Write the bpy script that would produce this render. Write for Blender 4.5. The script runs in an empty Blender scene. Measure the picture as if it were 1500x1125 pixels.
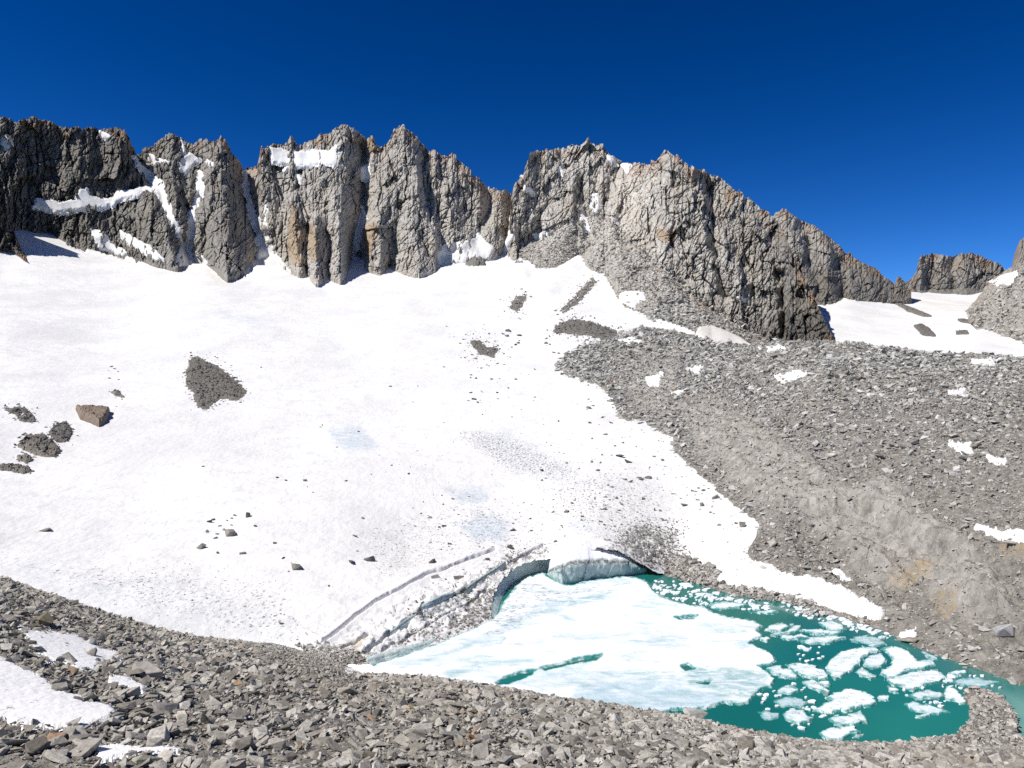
import bpy, bmesh, math, random
import numpy as np
from mathutils import Vector

random.seed(7)
RNG = np.random.default_rng(11)
S = bpy.context.scene
COL = S.collection

# ------------------------------------------------------------------ camera, sky, sun, exposure
F, CX, CY = 1133.0, 750.0, 562.5          # focal length and centre of the 1500 x 1125 photograph
WATER = -60.0
cam_d = bpy.data.cameras.new('camera')
cam = bpy.data.objects.new('camera', cam_d)
COL.objects.link(cam)
cam.location = (0, 0, 0)
cam.rotation_euler = (math.radians(90), 0, 0)
cam_d.sensor_width = 36.0
cam_d.lens = 36.0 * F / 1500.0
cam_d.clip_start, cam_d.clip_end = 0.5, 20000
S.camera = cam

SUN_AZ, SUN_EL = math.radians(-114), math.radians(52)     # azimuth clockwise from +Y (the view direction)
sun_dir = Vector((math.sin(SUN_AZ) * math.cos(SUN_EL), math.cos(SUN_AZ) * math.cos(SUN_EL), math.sin(SUN_EL)))
world = bpy.data.worlds.new('World')
S.world = world
world.use_nodes = True
wn, wl = world.node_tree.nodes, world.node_tree.links
wn.clear()
sky = wn.new('ShaderNodeTexSky')
sky.sky_type = 'NISHITA'
sky.sun_disc = False
sky.sun_elevation, sky.sun_rotation = SUN_EL, SUN_AZ
sky.altitude, sky.air_density, sky.dust_density, sky.ozone_density = 3700, 1.0, 0.0, 3.0
hs = wn.new('ShaderNodeHueSaturation')
hs.inputs['Saturation'].default_value = 1.15
hs.inputs['Hue'].default_value = 0.505
hs.inputs['Value'].default_value = 0.72
bg = wn.new('ShaderNodeBackground')
bg.inputs['Strength'].default_value = 0.05
wo = wn.new('ShaderNodeOutputWorld')
ga = wn.new('ShaderNodeGamma')
ga.inputs['Gamma'].default_value = 1.6
wl.new(sky.outputs[0], ga.inputs['Color'])
wl.new(ga.outputs[0], hs.inputs['Color'])
wl.new(hs.outputs[0], bg.inputs['Color'])
wl.new(bg.outputs[0], wo.inputs['Surface'])

sun_d = bpy.data.lights.new('sun', 'SUN')
sun_d.energy, sun_d.angle, sun_d.color = 5.0, math.radians(0.5), (1.0, 0.955, 0.89)
sun = bpy.data.objects.new('sun', sun_d)
COL.objects.link(sun)
sun.rotation_euler = (-sun_dir).to_track_quat('-Z', 'Y').to_euler()

S.view_settings.view_transform = 'Standard'
S.view_settings.look = 'None'
S.view_settings.gamma = 1.0
S.view_settings.exposure = 0.2
S.view_settings.use_curve_mapping = False
S.cycles.use_denoising = False
S.cycles.sample_clamp_indirect = 4.0
S.cycles.max_bounces = 5
S.cycles.diffuse_bounces = 3

# ------------------------------------------------------------------ noise and geometry tools
_perm = np.random.default_rng(3).permutation(256).astype(np.int32)
PERM = np.concatenate([_perm, _perm, _perm])
_g = np.random.default_rng(5).normal(size=(256, 3))
GRAD = (_g / np.linalg.norm(_g, axis=1)[:, None]).astype(np.float32)


def pnoise(x, y, z=0.0, seed=0):
    """Gradient noise, about -1..1."""
    x = np.asarray(x, np.float32) + seed * 17.31
    y = np.asarray(y, np.float32) + seed * 9.73
    z = np.zeros_like(x) + np.float32(z)
    xi, yi, zi = np.floor(x), np.floor(y), np.floor(z)
    xf, yf, zf = x - xi, y - yi, z - zi
    xi, yi, zi = xi.astype(np.int32) & 255, yi.astype(np.int32) & 255, zi.astype(np.int32) & 255
    u, v, w = [t * t * t * (t * (t * 6 - 15) + 10) for t in (xf, yf, zf)]

    def g(a, b, c):
        h = PERM[PERM[PERM[(xi + a) & 255] + ((yi + b) & 255)] + ((zi + c) & 255)]
        gr = GRAD[h]
        return gr[..., 0] * (xf - a) + gr[..., 1] * (yf - b) + gr[..., 2] * (zf - c)
    flat = np.all(zf == 0)
    r = []
    for c in ((0,) if flat else (0, 1)):
        a0 = g(0, 0, c) * (1 - u) + g(1, 0, c) * u
        a1 = g(0, 1, c) * (1 - u) + g(1, 1, c) * u
        r.append(a0 * (1 - v) + a1 * v)
    out = r[0] if flat else r[0] * (1 - w) + r[1] * w
    return out * 1.6


def fbm(x, y, octv=4, seed=0, gain=0.5, lac=2.03):
    s, a, n = 0.0, 1.0, 0.0
    for k in range(octv):
        s = s + a * pnoise(x, y, 0.37 + k * 0.0, seed + k * 3)
        n += a
        a *= gain
        x, y = x * lac, y * lac
    return s / n


def ridged(x, y, octv=3, seed=0):
    s, a, n = 0.0, 1.0, 0.0
    for k in range(octv):
        s = s + a * (1 - 2 * np.abs(pnoise(x, y, 0.41, seed + k * 5)))
        n += a
        a *= 0.5
        x, y = x * 2.1, y * 2.1
    return s / n


def facets(x, y, seed=0, tilt=1.0, keep=0.6):
    """Broken-rock relief: Voronoi cells, each a tilted plane at its own height."""
    xi, yi = np.floor(x).astype(np.int32), np.floor(y).astype(np.int32)
    best = np.full(x.shape, 1e9, np.float32)
    val = np.zeros(x.shape, np.float32)
    for a in (-1, 0, 1):
        for b in (-1, 0, 1):
            cx, cy = xi + a, yi + b
            h = PERM[PERM[(cx + seed * 13) & 255] + (cy & 255)]
            h2, h3, h4, h5 = PERM[h + 1], PERM[h + 57], PERM[h + 101], PERM[h + 151]
            px, py = cx + h / 256.0, cy + h2 / 256.0
            dx, dy = x - px, y - py
            d = dx * dx + dy * dy
            m = d < best
            best = np.where(m, d, best)
            v = keep * (h3 / 128.0 - 1) + tilt * (dx * (h4 / 128.0 - 1) + dy * (h5 / 128.0 - 1))
            val = np.where(m, v, val)
    return val


def sstep(a, b, t):
    t = np.clip((t - a) / (b - a), 0, 1)
    return t * t * (3 - 2 * t)


def PT(x, y, D):
    """Point at depth D metres on the sight line of photo pixel x, y."""
    return np.stack([(x - CX) / F * D, D + 0 * x, (CY - y) / F * D], -1)


def line_dist(x, y, pts):
    d = np.full(x.shape, 1e9, np.float32)
    for (x0, y0), (x1, y1) in zip(pts[:-1], pts[1:]):
        ex, ey = x1 - x0, y1 - y0
        t = np.clip(((x - x0) * ex + (y - y0) * ey) / (ex * ex + ey * ey + 1e-9), 0, 1)
        d = np.minimum(d, np.hypot(x - x0 - t * ex, y - y0 - t * ey))
    return d


def poly_sd(x, y, pts):
    """Signed distance to a polygon, positive inside."""
    d = line_dist(x, y, list(pts) + [pts[0]])
    ins = np.zeros(x.shape, bool)
    n = len(pts)
    for i in range(n):
        (x0, y0), (x1, y1) = pts[i], pts[(i + 1) % n]
        if y0 == y1:
            continue
        c = ((y0 > y) != (y1 > y)) & (x < (x1 - x0) * (y - y0) / (y1 - y0) + x0)
        ins ^= c
    return np.where(ins, d, -d)


class TPS:
    def __init__(self, pts):
        p = np.array(pts, float)
        self.p = p[:, :2] / 400.0
        v = np.log(p[:, 2])
        n = len(p)
        A = np.zeros((n + 3, n + 3))
        A[:n, :n] = self.k(self.p, self.p) + np.eye(n) * 1e-3
        A[:n, n] = 1
        A[:n, n + 1:] = self.p
        A[n, :n] = 1
        A[n + 1:, :n] = self.p.T
        self.w = np.linalg.solve(A, np.concatenate([v, [0, 0, 0]]))

    @staticmethod
    def k(a, b):
        d2 = ((a[:, None, :] - b[None, :, :]) ** 2).sum(-1)
        return np.where(d2 > 0, d2 * np.log(np.maximum(d2, 1e-12)) * 0.5, 0)

    def __call__(self, x, y):
        x, y = np.broadcast_arrays(np.asarray(x, float), np.asarray(y, float))
        q = np.stack([x.ravel(), y.ravel()], -1) / 400.0
        out = np.empty(len(q))
        n = len(self.p)
        for i in range(0, len(q), 60000):
            c = q[i:i + 60000]
            out[i:i + 60000] = self.k(c, self.p) @ self.w[:n] + self.w[n] + c @ self.w[n + 1:]
        return np.exp(out).reshape(x.shape)


def build(name, pos, keep=None, mat=None, attrs=None, smooth=True, origin=False, flip=False):
    """One mesh object from a grid of points (rows, cols, 3); keep masks its faces."""
    r, c = pos.shape[:2]
    idx = np.arange(r * c).reshape(r, c)
    q = np.stack([idx[:-1, :-1], idx[:-1, 1:], idx[1:, 1:], idx[1:, :-1]], -1)
    if flip:
        q = q[..., ::-1]
    q = q[keep] if keep is not None else q.reshape(-1, 4)
    used = np.unique(q)
    remap = np.full(r * c, -1, np.int64)
    remap[used] = np.arange(len(used))
    v = pos.reshape(-1, 3)[used].astype(np.float32)
    q = remap[q]
    o0 = np.zeros(3)
    if origin and len(v):
        o0 = np.array([v[:, 0].mean(), v[:, 1].mean(), v[:, 2].min()])
        v = v - o0
    me = bpy.data.meshes.new(name)
    me.vertices.add(len(v))
    me.vertices.foreach_set('co', v.astype(np.float32).ravel())
    me.loops.add(q.size)
    me.loops.foreach_set('vertex_index', q.ravel().astype(np.int32))
    me.polygons.add(len(q))
    me.polygons.foreach_set('loop_start', np.arange(0, q.size, 4, dtype=np.int32))
    me.polygons.foreach_set('use_smooth', np.full(len(q), smooth))
    for k, a in (attrs or {}).items():
        at = me.attributes.new(k, 'FLOAT', 'POINT')
        at.data.foreach_set('value', np.asarray(a, np.float32).reshape(-1)[used])
    me.update()
    me.validate()
    if mat:
        me.materials.append(mat)
    ob = bpy.data.objects.new(name, me)
    ob.location = o0
    COL.objects.link(ob)
    return ob


def tag(o, label=None, cat=None, group=None, kind=None):
    if label:
        o['label'] = label
    if cat:
        o['category'] = cat
    if group:
        o['group'] = group
    if kind:
        o['kind'] = kind
    return o


# ------------------------------------------------------------------ materials
class M:
    def __init__(self, name, rough=0.8, spec=0.3):
        self.m = bpy.data.materials.new(name)
        self.m.use_nodes = True
        self.n, self.l = self.m.node_tree.nodes, self.m.node_tree.links
        self.b = self.n['Principled BSDF']
        self.b.inputs['Roughness'].default_value = rough
        self.b.inputs['Specular IOR Level'].default_value = spec
        tc = self.n.new('ShaderNodeTexCoord')
        self.co = tc.outputs['Object']

    def map(self, scale, rot=(0, 0, 0), co=None):
        n = self.n.new('ShaderNodeMapping')
        n.inputs['Scale'].default_value = scale
        n.inputs['Rotation'].default_value = rot
        self.l.new(co or self.co, n.inputs['Vector'])
        return n.outputs[0]

    def warp(self, scale, amount):
        n = self.n.new('ShaderNodeTexNoise')
        n.inputs['Scale'].default_value = scale
        n.inputs['Detail'].default_value = 3
        self.l.new(self.co, n.inputs['Vector'])
        v = self.n.new('ShaderNodeVectorMath')
        v.operation = 'MULTIPLY_ADD'
        self.l.new(n.outputs['Color'], v.inputs[0])
        v.inputs[1].default_value = (amount,) * 3
        self.l.new(self.co, v.inputs[2])
        return v.outputs[0]

    def noise(self, scale, det=4, rough=0.55, co=None, dist=0.0):
        n = self.n.new('ShaderNodeTexNoise')
        n.inputs['Scale'].default_value = scale
        n.inputs['Detail'].default_value = det
        n.inputs['Roughness'].default_value = rough
        n.inputs['Distortion'].default_value = dist
        self.l.new(co or self.co, n.inputs['Vector'])
        return n.outputs['Fac']

    def voro(self, scale, co=None, feat='F1', out='Distance'):
        n = self.n.new('ShaderNodeTexVoronoi')
        n.feature = feat
        n.inputs['Scale'].default_value = scale
        self.l.new(co or self.co, n.inputs['Vector'])
        return n.outputs[out]

    def ramp(self, fac, stops):
        n = self.n.new('ShaderNodeValToRGB')
        e = n.color_ramp.elements
        while len(e) < len(stops):
            e.new(0.5)
        for k, (p, c) in enumerate(stops):
            e[k].position = p
            e[k].color = (*c, 1) if isinstance(c, tuple) else (c, c, c, 1)
        self.l.new(fac, n.inputs[0])
        return n.outputs[0]

    def attr(self, name, kind='GEOMETRY'):
        n = self.n.new('ShaderNodeAttribute')
        n.attribute_name = name
        n.attribute_type = kind
        return n.outputs['Fac']

    def rand(self):
        return self.n.new('ShaderNodeObjectInfo').outputs['Random']

    def math(self, op, a, b=0.0, clamp=False):
        n = self.n.new('ShaderNodeMath')
        n.operation = op
        n.use_clamp = clamp
        for k, v in enumerate((a, b)):
            if isinstance(v, (int, float)):
                n.inputs[k].default_value = v
            else:
                self.l.new(v, n.inputs[k])
        return n.outputs[0]

    def mix(self, fac, a, b, blend='MIX'):
        n = self.n.new('ShaderNodeMix')
        n.data_type = 'RGBA'
        n.blend_type = blend
        for sock, v in ((n.inputs['Factor'], fac), (n.inputs[6], a), (n.inputs[7], b)):
            if isinstance(v, (int, float)):
                sock.default_value = v
            elif isinstance(v, tuple):
                sock.default_value = (*v, 1)
            else:
                self.l.new(v, sock)
        return n.outputs[2]

    def color(self, c):
        if isinstance(c, tuple):
            self.b.inputs['Base Color'].default_value = (*c, 1)
        else:
            self.l.new(c, self.b.inputs['Base Color'])

    def bump(self, h, dist, strength=1.0):
        n = self.n.new('ShaderNodeBump')
        n.inputs['Distance'].default_value = dist
        n.inputs['Strength'].default_value = strength
        self.l.new(h, n.inputs['Height'])
        if self.b.inputs['Normal'].links:
            self.l.new(self.b.inputs['Normal'].links[0].from_socket, n.inputs['Normal'])
        self.l.new(n.outputs[0], self.b.inputs['Normal'])


def mat_cliff():
    m = M('granite_cliff', 0.9, 0.15)
    big = m.noise(0.018, 4, co=m.map((1, 1, .6)))
    fine = m.noise(0.16, 6, 0.7, co=m.map((1.3, 1, .4)))
    c = m.ramp(fine, [(0.28, (.17, .158, .138)), (0.42, (.34, .32, .288)), (0.58, (.445, .425, .392)), (0.74, (.53, .51, .478))])
    c = m.mix(m.ramp(big, [(0.42, 0.0), (0.6, 0.6)]), c, (.37, .335, .285), 'MIX')
    for sc_, mp_, rt_ in ((.06, (2.4, 1.6, .38), (0, .22, 0)), (.15, (2.2, 1.5, .5), (0, -.3, 0))):
        j_ = m.voro(sc_, co=m.map(mp_, rt_, co=m.warp(.05, 9)), feat='DISTANCE_TO_EDGE')
        c = m.mix(1.0, c, m.ramp(j_, [(0.0, .62), (.03, .88), (.06, 1.0)]), 'MULTIPLY')     # darker lines along the joints
    tone = m.attr('tone')                                   # the rock's own tone, plus shade painted in where a face turns from the sun
    c = m.mix(1.0, c, m.ramp(tone, [(0, .22), (0.25, .42), (0.5, .95), (1, 1.5)]), 'MULTIPLY')
    blotch = m.noise(0.07, 3, 0.6)
    c = m.mix(m.math('MULTIPLY', m.attr('rust'), m.ramp(blotch, [(0.42, 0.0), (0.62, 1.0)])), c, (.32, .185, .10))
    c = m.mix(m.attr('orange'), c, (.36, .285, .205))
    m.color(c)
    m.bump(m.noise(0.09, 5, 0.65, co=m.map((1.6, 1, .45))), 4.0, 0.45)
    m.bump(m.noise(0.3, 4, 0.7, co=m.map((1.8, 1, .5))), 1.6, 0.6)
    m.bump(m.voro(0.14, co=m.map((1.7, 1, .5), (0, .2, 0)), feat='DISTANCE_TO_EDGE'), 3.0, 0.5)
    return m.m


def mat_snow(near=False):
    m = M('pitted_snow' if near else 'glacier_snow', 0.7, 0.2)
    n = m.noise(0.12, 5, 0.6)
    c = m.ramp(n, [(0.3, (.78, .78, .77)), (0.52, (.88, .875, .86))] if near else [(0.3, (.66, .662, .655)), (0.52, (.79, .782, .765))])
    c = m.mix(m.ramp(m.noise(.022, 5, .6, co=m.map((1, .5, 1), (0, 0, .5))), [(.40, .0), (.62, .0 if near else .75)]), c, (.63, .63, .622))
    ice = m.math('MULTIPLY', m.attr('ice'), m.ramp(m.noise(0.5, 5, 0.7, co=m.map((.5, 1, 1))), [(0.35, 0.15), (0.62, 1.0)]))
    c = m.mix(ice, c, (.42, .50, .56))
    d = m.noise(1.1, 6, 0.75, co=m.map((1, .55, 1)))
    thr = m.math('SUBTRACT', 1.0, m.attr('dirt'))
    dm = m.math('MULTIPLY', m.math('SUBTRACT', m.math('ADD', m.math('MULTIPLY', d, 4.0), -1.5), thr), 3.5, True)
    c = m.mix(dm, c, m.ramp(m.noise(2.0, 3), [(0.3, (.10, .095, .085)), (0.7, (.26, .245, .22))]))
    c = m.mix(m.math('MULTIPLY', m.attr('tan'), m.ramp(m.noise(.35, 5, .7), [(.3, .0), (.6, .8)])), c, (.62, .55, .44))
    m.color(c)
    if near:
        m.bump(m.noise(2.2, 3, 0.55, co=m.map((1, .7, 1))), 0.10, 0.6)
    else:
        m.bump(m.noise(0.45, 3, 0.55, co=m.map((1, .6, 1))), 0.7, 0.6)
        m.bump(m.noise(0.05, 3, 0.5), 2.0, 0.4)
    return m.m


def mat_rubble(name, stops, rust=0.03, size=1.0):
    m = M(name, 0.9, 0.2)
    r = m.rand()
    c = m.ramp(r, stops)
    r2 = m.math('FRACT', m.math('MULTIPLY', r, 57.31))
    c = m.mix(m.ramp(r2, [(1 - rust - 0.002, 0.0), (1 - rust, 1.0)]), c, (.27, .19, .125))
    spk = m.noise(5.0 * size, 5, 0.7)
    c = m.mix(1.0, c, m.ramp(spk, [(0.28, .5), (0.5, .95), (0.72, 1.35)]), 'MULTIPLY')
    oi = m.n.new('ShaderNodeObjectInfo').outputs['Location']
    c = m.mix(m.ramp(m.noise(.045 * size, 3, .6, co=oi), [(.45, .0), (.62, .30)]), c, (.24, .21, .16))
    lich = m.ramp(m.noise(1.7 * size, 4, 0.6), [(0.60, 0.0), (0.68, 0.45)])
    c = m.mix(lich, c, (.34, .33, .29))
    m.color(c)
    m.bump(m.noise(4.0 * size, 4, 0.6), 0.06 / size, 0.7)
    return m.m


def mat_ground():
    m = M('moraine_till', 0.95, 0.1)
    n = m.noise(0.5, 7, 0.75)
    c = m.ramp(n, [(0.3, (.09, .083, .072)), (0.5, (.24, .225, .197)), (0.7, (.40, .38, .335))])
    f = m.noise(0.25, 6, 0.7, co=m.map((1, 1, .25)))
    till = m.ramp(f, [(0.32, (.18, .167, .145)), (0.52, (.345, .325, .29)), (.72, (.47, .447, .405))])
    c = m.mix(m.attr('till'), c, till)
    c = m.mix(m.math('MULTIPLY', m.attr('ochre'), m.ramp(m.noise(.3, 4, .6), [(.35, .0), (.6, 1.0)])), c, (.36, .285, .18))
    m.color(c)
    m.bump(m.noise(0.8, 6, 0.75), 0.8, 0.9)
    m.bump(m.noise(0.22, 4, 0.6, co=m.map((1.4, .6, .6))), 2.2, 0.6)
    return m.m


def mat_water():
    m = M('glacier_milk_water', 0.08, 0.5)
    d = m.noise(0.02, 3)
    c = m.ramp(d, [(0.35, (.008, .125, .108)), (0.65, (.018, .185, .150))])
    c = m.mix(m.attr('shallow'), c, (.16, .33, .27))
    m.color(c)
    m.b.inputs['IOR'].default_value = 1.33
    m.bump(m.noise(1.3, 3, 0.6), 0.05, 0.25)
    return m.m


def mat_floe():
    m = M('lake_ice', 0.55, 0.3)
    n = m.noise(0.20, 7, 0.7, co=m.map((.4, 1, 1)), dist=0.8)
    c = m.ramp(n, [(0.30, (.42, .58, .62)), (0.41, (.70, .78, .82)), (0.50, (.90, .91, .93))])
    slush = m.noise(0.35, 6, 0.75, co=m.map((.4, 1, 1)), dist=0.8)
    c = m.mix(m.math('MULTIPLY', m.attr('slush'), m.ramp(slush, [(0.3, 0.55), (0.65, 1.0)])), c, m.ramp(slush, [(.32, (.16, .36, .38)), (.5, (.42, .55, .63)), (.66, (.74, .80, .84))]))
    wet = m.math('MULTIPLY', m.attr('wet'), m.ramp(m.noise(.4, 6, .75, co=m.map((.4, 1, 1)), dist=1.0), [(.38, .0), (.58, 1.0)]))
    c = m.mix(wet, c, (.07, .30, .29))
    rim = m.math('MULTIPLY', m.attr('edge'), m.ramp(m.noise(.7, 4, .65), [(.33, .2), (.55, 1.0)]))
    c = m.mix(rim, c, m.ramp(m.attr('edge'), [(.2, (.62, .74, .75)), (.6, (.20, .44, .43)), (.95, (.03, .22, .205))]))
    d = m.noise(0.9, 6, 0.8, co=m.map((.6, 1, 1)))
    thr = m.math('SUBTRACT', 1.0, m.attr('dirt'))
    dm = m.math('MULTIPLY', m.math('SUBTRACT', m.math('ADD', m.math('MULTIPLY', d, 4.0), -1.5), thr), 3.0, True)
    c = m.mix(dm, c, (.22, .22, .20))
    m.color(c)
    m.bump(m.noise(0.8, 5, 0.7, co=m.map((.6, 1, 1))), 0.35, 0.6)
    return m.m


def mat_icewall():
    m = M('glacier_ice', 0.35, 0.4)
    n = m.noise(0.5, 5, 0.65, co=m.map((1, 1, 1.2)))
    c = m.ramp(n, [(0.3, (.34, .45, .45)), (0.5, (.48, .60, .59)), (0.7, (.64, .72, .71))])
    c = m.mix(m.math('MULTIPLY', m.attr('dirt'), m.ramp(m.noise(.9, 6, .75, co=m.map((1, 1, .8))), [(.38, .0), (.52, 1.0)])), c, (.16, .15, .135))
    c = m.mix(m.math('MULTIPLY', m.attr('snowy'), 1.0), c, (.90, .91, .93))
    m.color(c)
    m.bump(m.noise(0.7, 5, 0.65), 0.7, 0.6)
    return m.m


MAT_CLIFF, MAT_SNOW, MAT_GROUND = mat_cliff(), mat_snow(), mat_ground()
MAT_SNOW_NEAR = mat_snow(True)
MAT_WATER, MAT_FLOE, MAT_ICE = mat_water(), mat_floe(), mat_icewall()
MAT_NEAR = mat_rubble('near_rubble', [(0, (.15, .138, .118)), (.3, (.27, .253, .224)), (.7, (.40, .38, .342)), (.93, (.48, .46, .42)), (1, (.50, .47, .40))], 0.008)
MAT_FAR = mat_rubble('far_rubble', [(0, (.18, .17, .152)), (.3, (.345, .33, .30)), (.75, (.475, .458, .42)), (1, (.55, .535, .50))], 0.004, 0.4)
MAT_DARK = mat_rubble('glacier_stone', [(0, (.09, .085, .08)), (.5, (.17, .163, .15)), (1, (.25, .235, .21))], 0.03, 0.5)
MAT_OUT = mat_rubble('outcrop_rock', [(0, (.14, .132, .12)), (1, (.19, .18, .162))], 0.0, .35)
MAT_BROWN = mat_rubble('brown_outcrop', [(0, (.17, .13, .10)), (1, (.24, .19, .145))], 0.0, 0.35)

# ------------------------------------------------------------------ depth of each surface along the sight lines
GL = TPS([(0, 800, 220), (0, 700, 290), (0, 600, 400), (0, 500, 560), (0, 450, 700), (0, 400, 900), (0, 350, 1050),
          (150, 380, 1090), (300, 900, 185), (300, 800, 240), (300, 700, 310), (300, 600, 440), (300, 500, 640), (300, 450, 800), (300, 390, 1100),
          (475, 945, 170), (600, 850, 222), (600, 800, 258), (600, 700, 330), (600, 600, 480), (600, 500, 720), (600, 450, 900), (600, 400, 1170),
          (546, 970, 166), (634, 948, 176), (700, 925, 187.5), (735, 900, 200), (760, 850, 225), (800, 827, 241), (854, 806, 243), (900, 806, 244), (950, 828, 244), (985, 838, 246),
          (800, 760, 285), (800, 700, 340), (800, 600, 490), (800, 540, 620), (800, 480, 790), (800, 400, 1130), (720, 370, 1300), (700, 345, 1400),
          (900, 760, 280), (900, 700, 335), (900, 620, 455), (1000, 800, 262), (1000, 700, 335), (1060, 830, 236), (1060, 864, 225), (1100, 842, 231), (1100, 872, 219), (1150, 884, 212), (1150, 850, 222), (1080, 780, 262), (1110, 800, 247),
          (940, 480, 800), (880, 420, 1030), (900, 540, 610), (-250, 800, 200), (-250, 600, 370), (-250, 400, 850), (1200, 700, 330), (1200, 600, 470), (1200, 500, 720),
          (300, 1000, 150), (0, 900, 170), (-250, 950, 150)])
MO0 = TPS([(1060, 830, 236), (1100, 842, 231), (1150, 850, 222), (1000, 848, 238), (1060, 864, 225), (1150, 882, 212.5), (1200, 897, 203), (1260, 914, 193.5), (1300, 927, 186.5), (1340, 947, 176.7), (1400, 968, 167.5), (1450, 986, 160.5), (1500, 1004, 154), (1600, 1035, 144),
           (1100, 780, 258), (1100, 700, 312), (1100, 620, 400), (1100, 560, 500), (1100, 505, 640), (1000, 640, 410), (1000, 560, 540), (1000, 490, 720),
           (1200, 800, 240), (1200, 700, 290), (1200, 600, 375), (1200, 540, 470), (1200, 502, 590),
           (1350, 880, 196), (1350, 800, 222), (1350, 700, 268), (1350, 600, 340), (1350, 550, 420), (1350, 515, 530),
           (1500, 900, 175), (1500, 800, 200), (1500, 700, 243), (1500, 600, 325), (1500, 560, 390), (1500, 525, 500),
           (1700, 900, 165), (1700, 700, 225), (1700, 530, 480), (900, 500, 740), (870, 530, 660), (950, 540, 600)])

MO_EDGE = [(1020, 478), (987, 484), (940, 478), (912, 487), (885, 500), (858, 508), (838, 520), (818, 534), (828, 545), (852, 555), (870, 559), (900, 580), (905, 600), (917, 613), (945, 616),
           (954, 624), (987, 641), (985, 655), (996, 667), (1010, 680), (1024, 695), (1038, 702), (1052, 718), (1085, 746), (1117, 765), (1112, 780), (1103, 797), (1095, 810), (1103, 822), (1089, 832),
           (1060, 838), (1040, 830), (1010, 818), (985, 814), (978, 826), (972, 842), (990, 855), (1060, 872), (1150, 890), (1200, 906), (1300, 940), (1340, 958), (1400, 980), (1500, 1018), (1620, 1060), (1900, 1100),
           (1900, 400), (1100, 420)]
CREST = [(820, 480), (910, 487), (940, 479), (987, 485), (1013, 492), (1043, 502), (1075, 506), (1100, 507), (1133, 503), (1200, 502), (1265, 503), (1300, 508), (1321, 512), (1360, 518), (1444, 522), (1500, 525), (1900, 540)]


def crest_y(x):
    return np.interp(x, *zip(*CREST))


def mo_sd(x, y):
    return poly_sd(x, y, MO_EDGE) + 5.5 * fbm(x / 13, y / 9, 3, 66)


def MO(x, y):
    sd = mo_sd(x, y)
    g = GL(x, y)
    d = MO0(x, y)
    side = sstep(1180, 1080, x)                        # only the glacier side of the moraine is tied to the ice
    t = np.clip(sd / 45.0, 0, 1) ** 0.8
    tied = np.where(sd > 0, g * (1 - .004) + (np.minimum(d, g) - g * (1 - .004)) * t, g * (1 + 0.0012 * np.minimum(-sd, 60)))
    d = d * (1 - side) + tied * side
    return d


def mo_relief(x, y, P):
    """Hummocks and gullies of the moraine, metres up."""
    X, Y = P[..., 0], P[..., 1]
    w = sstep(0, 45, mo_sd(x, y))
    near = sstep(0, 60, np.interp(x, [1000, 1060, 1200, 1300, 1400, 1500, 1620], [852, 868, 900, 931, 971, 1008, 1044]) - y)
    h = 2.2 * fbm(X / 45, Y / 45, 3, 21) + 1.0 * ridged(X / 17, Y / 23, 2, 25)
    # flutes washed into the bare till of the steep bank
    h = h + (2.6 * ridged((X + .35 * Y) / 9, Y / 60, 2, 31) + 1.5 * ridged((X + .5 * Y) / 4.2, Y / 25, 2, 33)) * sstep(-14, 25, till_sd(x, y) + 12 * fbm(x / 30, y / 22, 3, 35))
    # steep broken scarp above the lake shore
    bank = poly_sd(x, y, BANK) + 9 * fbm(x / 22, y / 16, 3, 37)
    h = h - 4.0 * sstep(-2, 14, bank) * sstep(95, 30, bank) * sstep(1110, 1230, x)
    h = h + .55 * facets(X / 2.6, Y / 3.4, 38, 1.2, .8) + .5 * fbm(X / 1.6, Y / 2.2, 2, 39)
    return h * w * near


TILL = [[(880, 520), (1000, 530), (985, 620), (925, 605)],
        [(990, 590), (1060, 580), (1150, 650), (1230, 700), (1300, 760), (1330, 840), (1290, 870), (1240, 800), (1170, 760), (1090, 720), (1020, 660)],
        [(1220, 720), (1300, 700), (1420, 790), (1480, 850), (1480, 890), (1400, 890), (1340, 830), (1240, 800)]]


BANK = [(1120, 735), (1200, 735), (1260, 728), (1310, 760), (1380, 790), (1450, 800), (1520, 830), (1640, 870), (1640, 1000), (1480, 960), (1330, 900), (1180, 830)]


def till_sd(x, y):
    return np.maximum.reduce([poly_sd(x, y, p) for p in TILL])


RIM = [(-500, 800, 100), (-100, 825, 105), (0, 848, 110), (50, 865, 112), (100, 881, 115), (150, 899, 117), (200, 914, 119), (250, 928, 121), (300, 938, 122), (350, 942, 124), (400, 944, 125), (470, 962, 122), (530, 986, 112), (560, 990, 108), (600, 993, 106), (640, 996, 104), (700, 1005, 102), (750, 1012, 102),
       (800, 1022, 102), (850, 1029, 103), (900, 1036, 105), (950, 1045, 106), (1000, 1052, 108), (1050, 1064, 112), (1100, 1074, 117), (1150, 1083, 124), (1200, 1089, 128), (1300, 1093, 128), (1400, 1093, 128), (1500, 1098, 127), (1700, 1110, 124), (2000, 1120, 122)]
BOT = [(-500, 34), (0, 34), (300, 36), (700, 40), (1100, 42), (1500, 42), (2000, 42)]


def near_params(x):
    rx, ry, rd = zip(*RIM)
    s = (np.interp(x, rx, ry) - CY) / F
    Dr = np.interp(x, rx, rd)
    Db = np.interp(x, *zip(*BOT))
    C = np.maximum((0.4965 - s) * Db / (Db - Dr) ** 2, 1e-5)
    return s, Dr, C


def NE(x, y):
    s0, Dr, C = near_params(x)
    e = np.maximum((y - CY) / F - s0, 0)
    b = 2 * Dr + e / C
    return (b - np.sqrt(np.maximum(b * b - 4 * Dr * Dr, 0))) / 2


def near_z(x, D):
    s0, Dr, C = near_params(x)
    z = -s0 * D - C * (D - Dr) ** 2
    return np.maximum(z, -1.7 - 0.485 * D)


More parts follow.
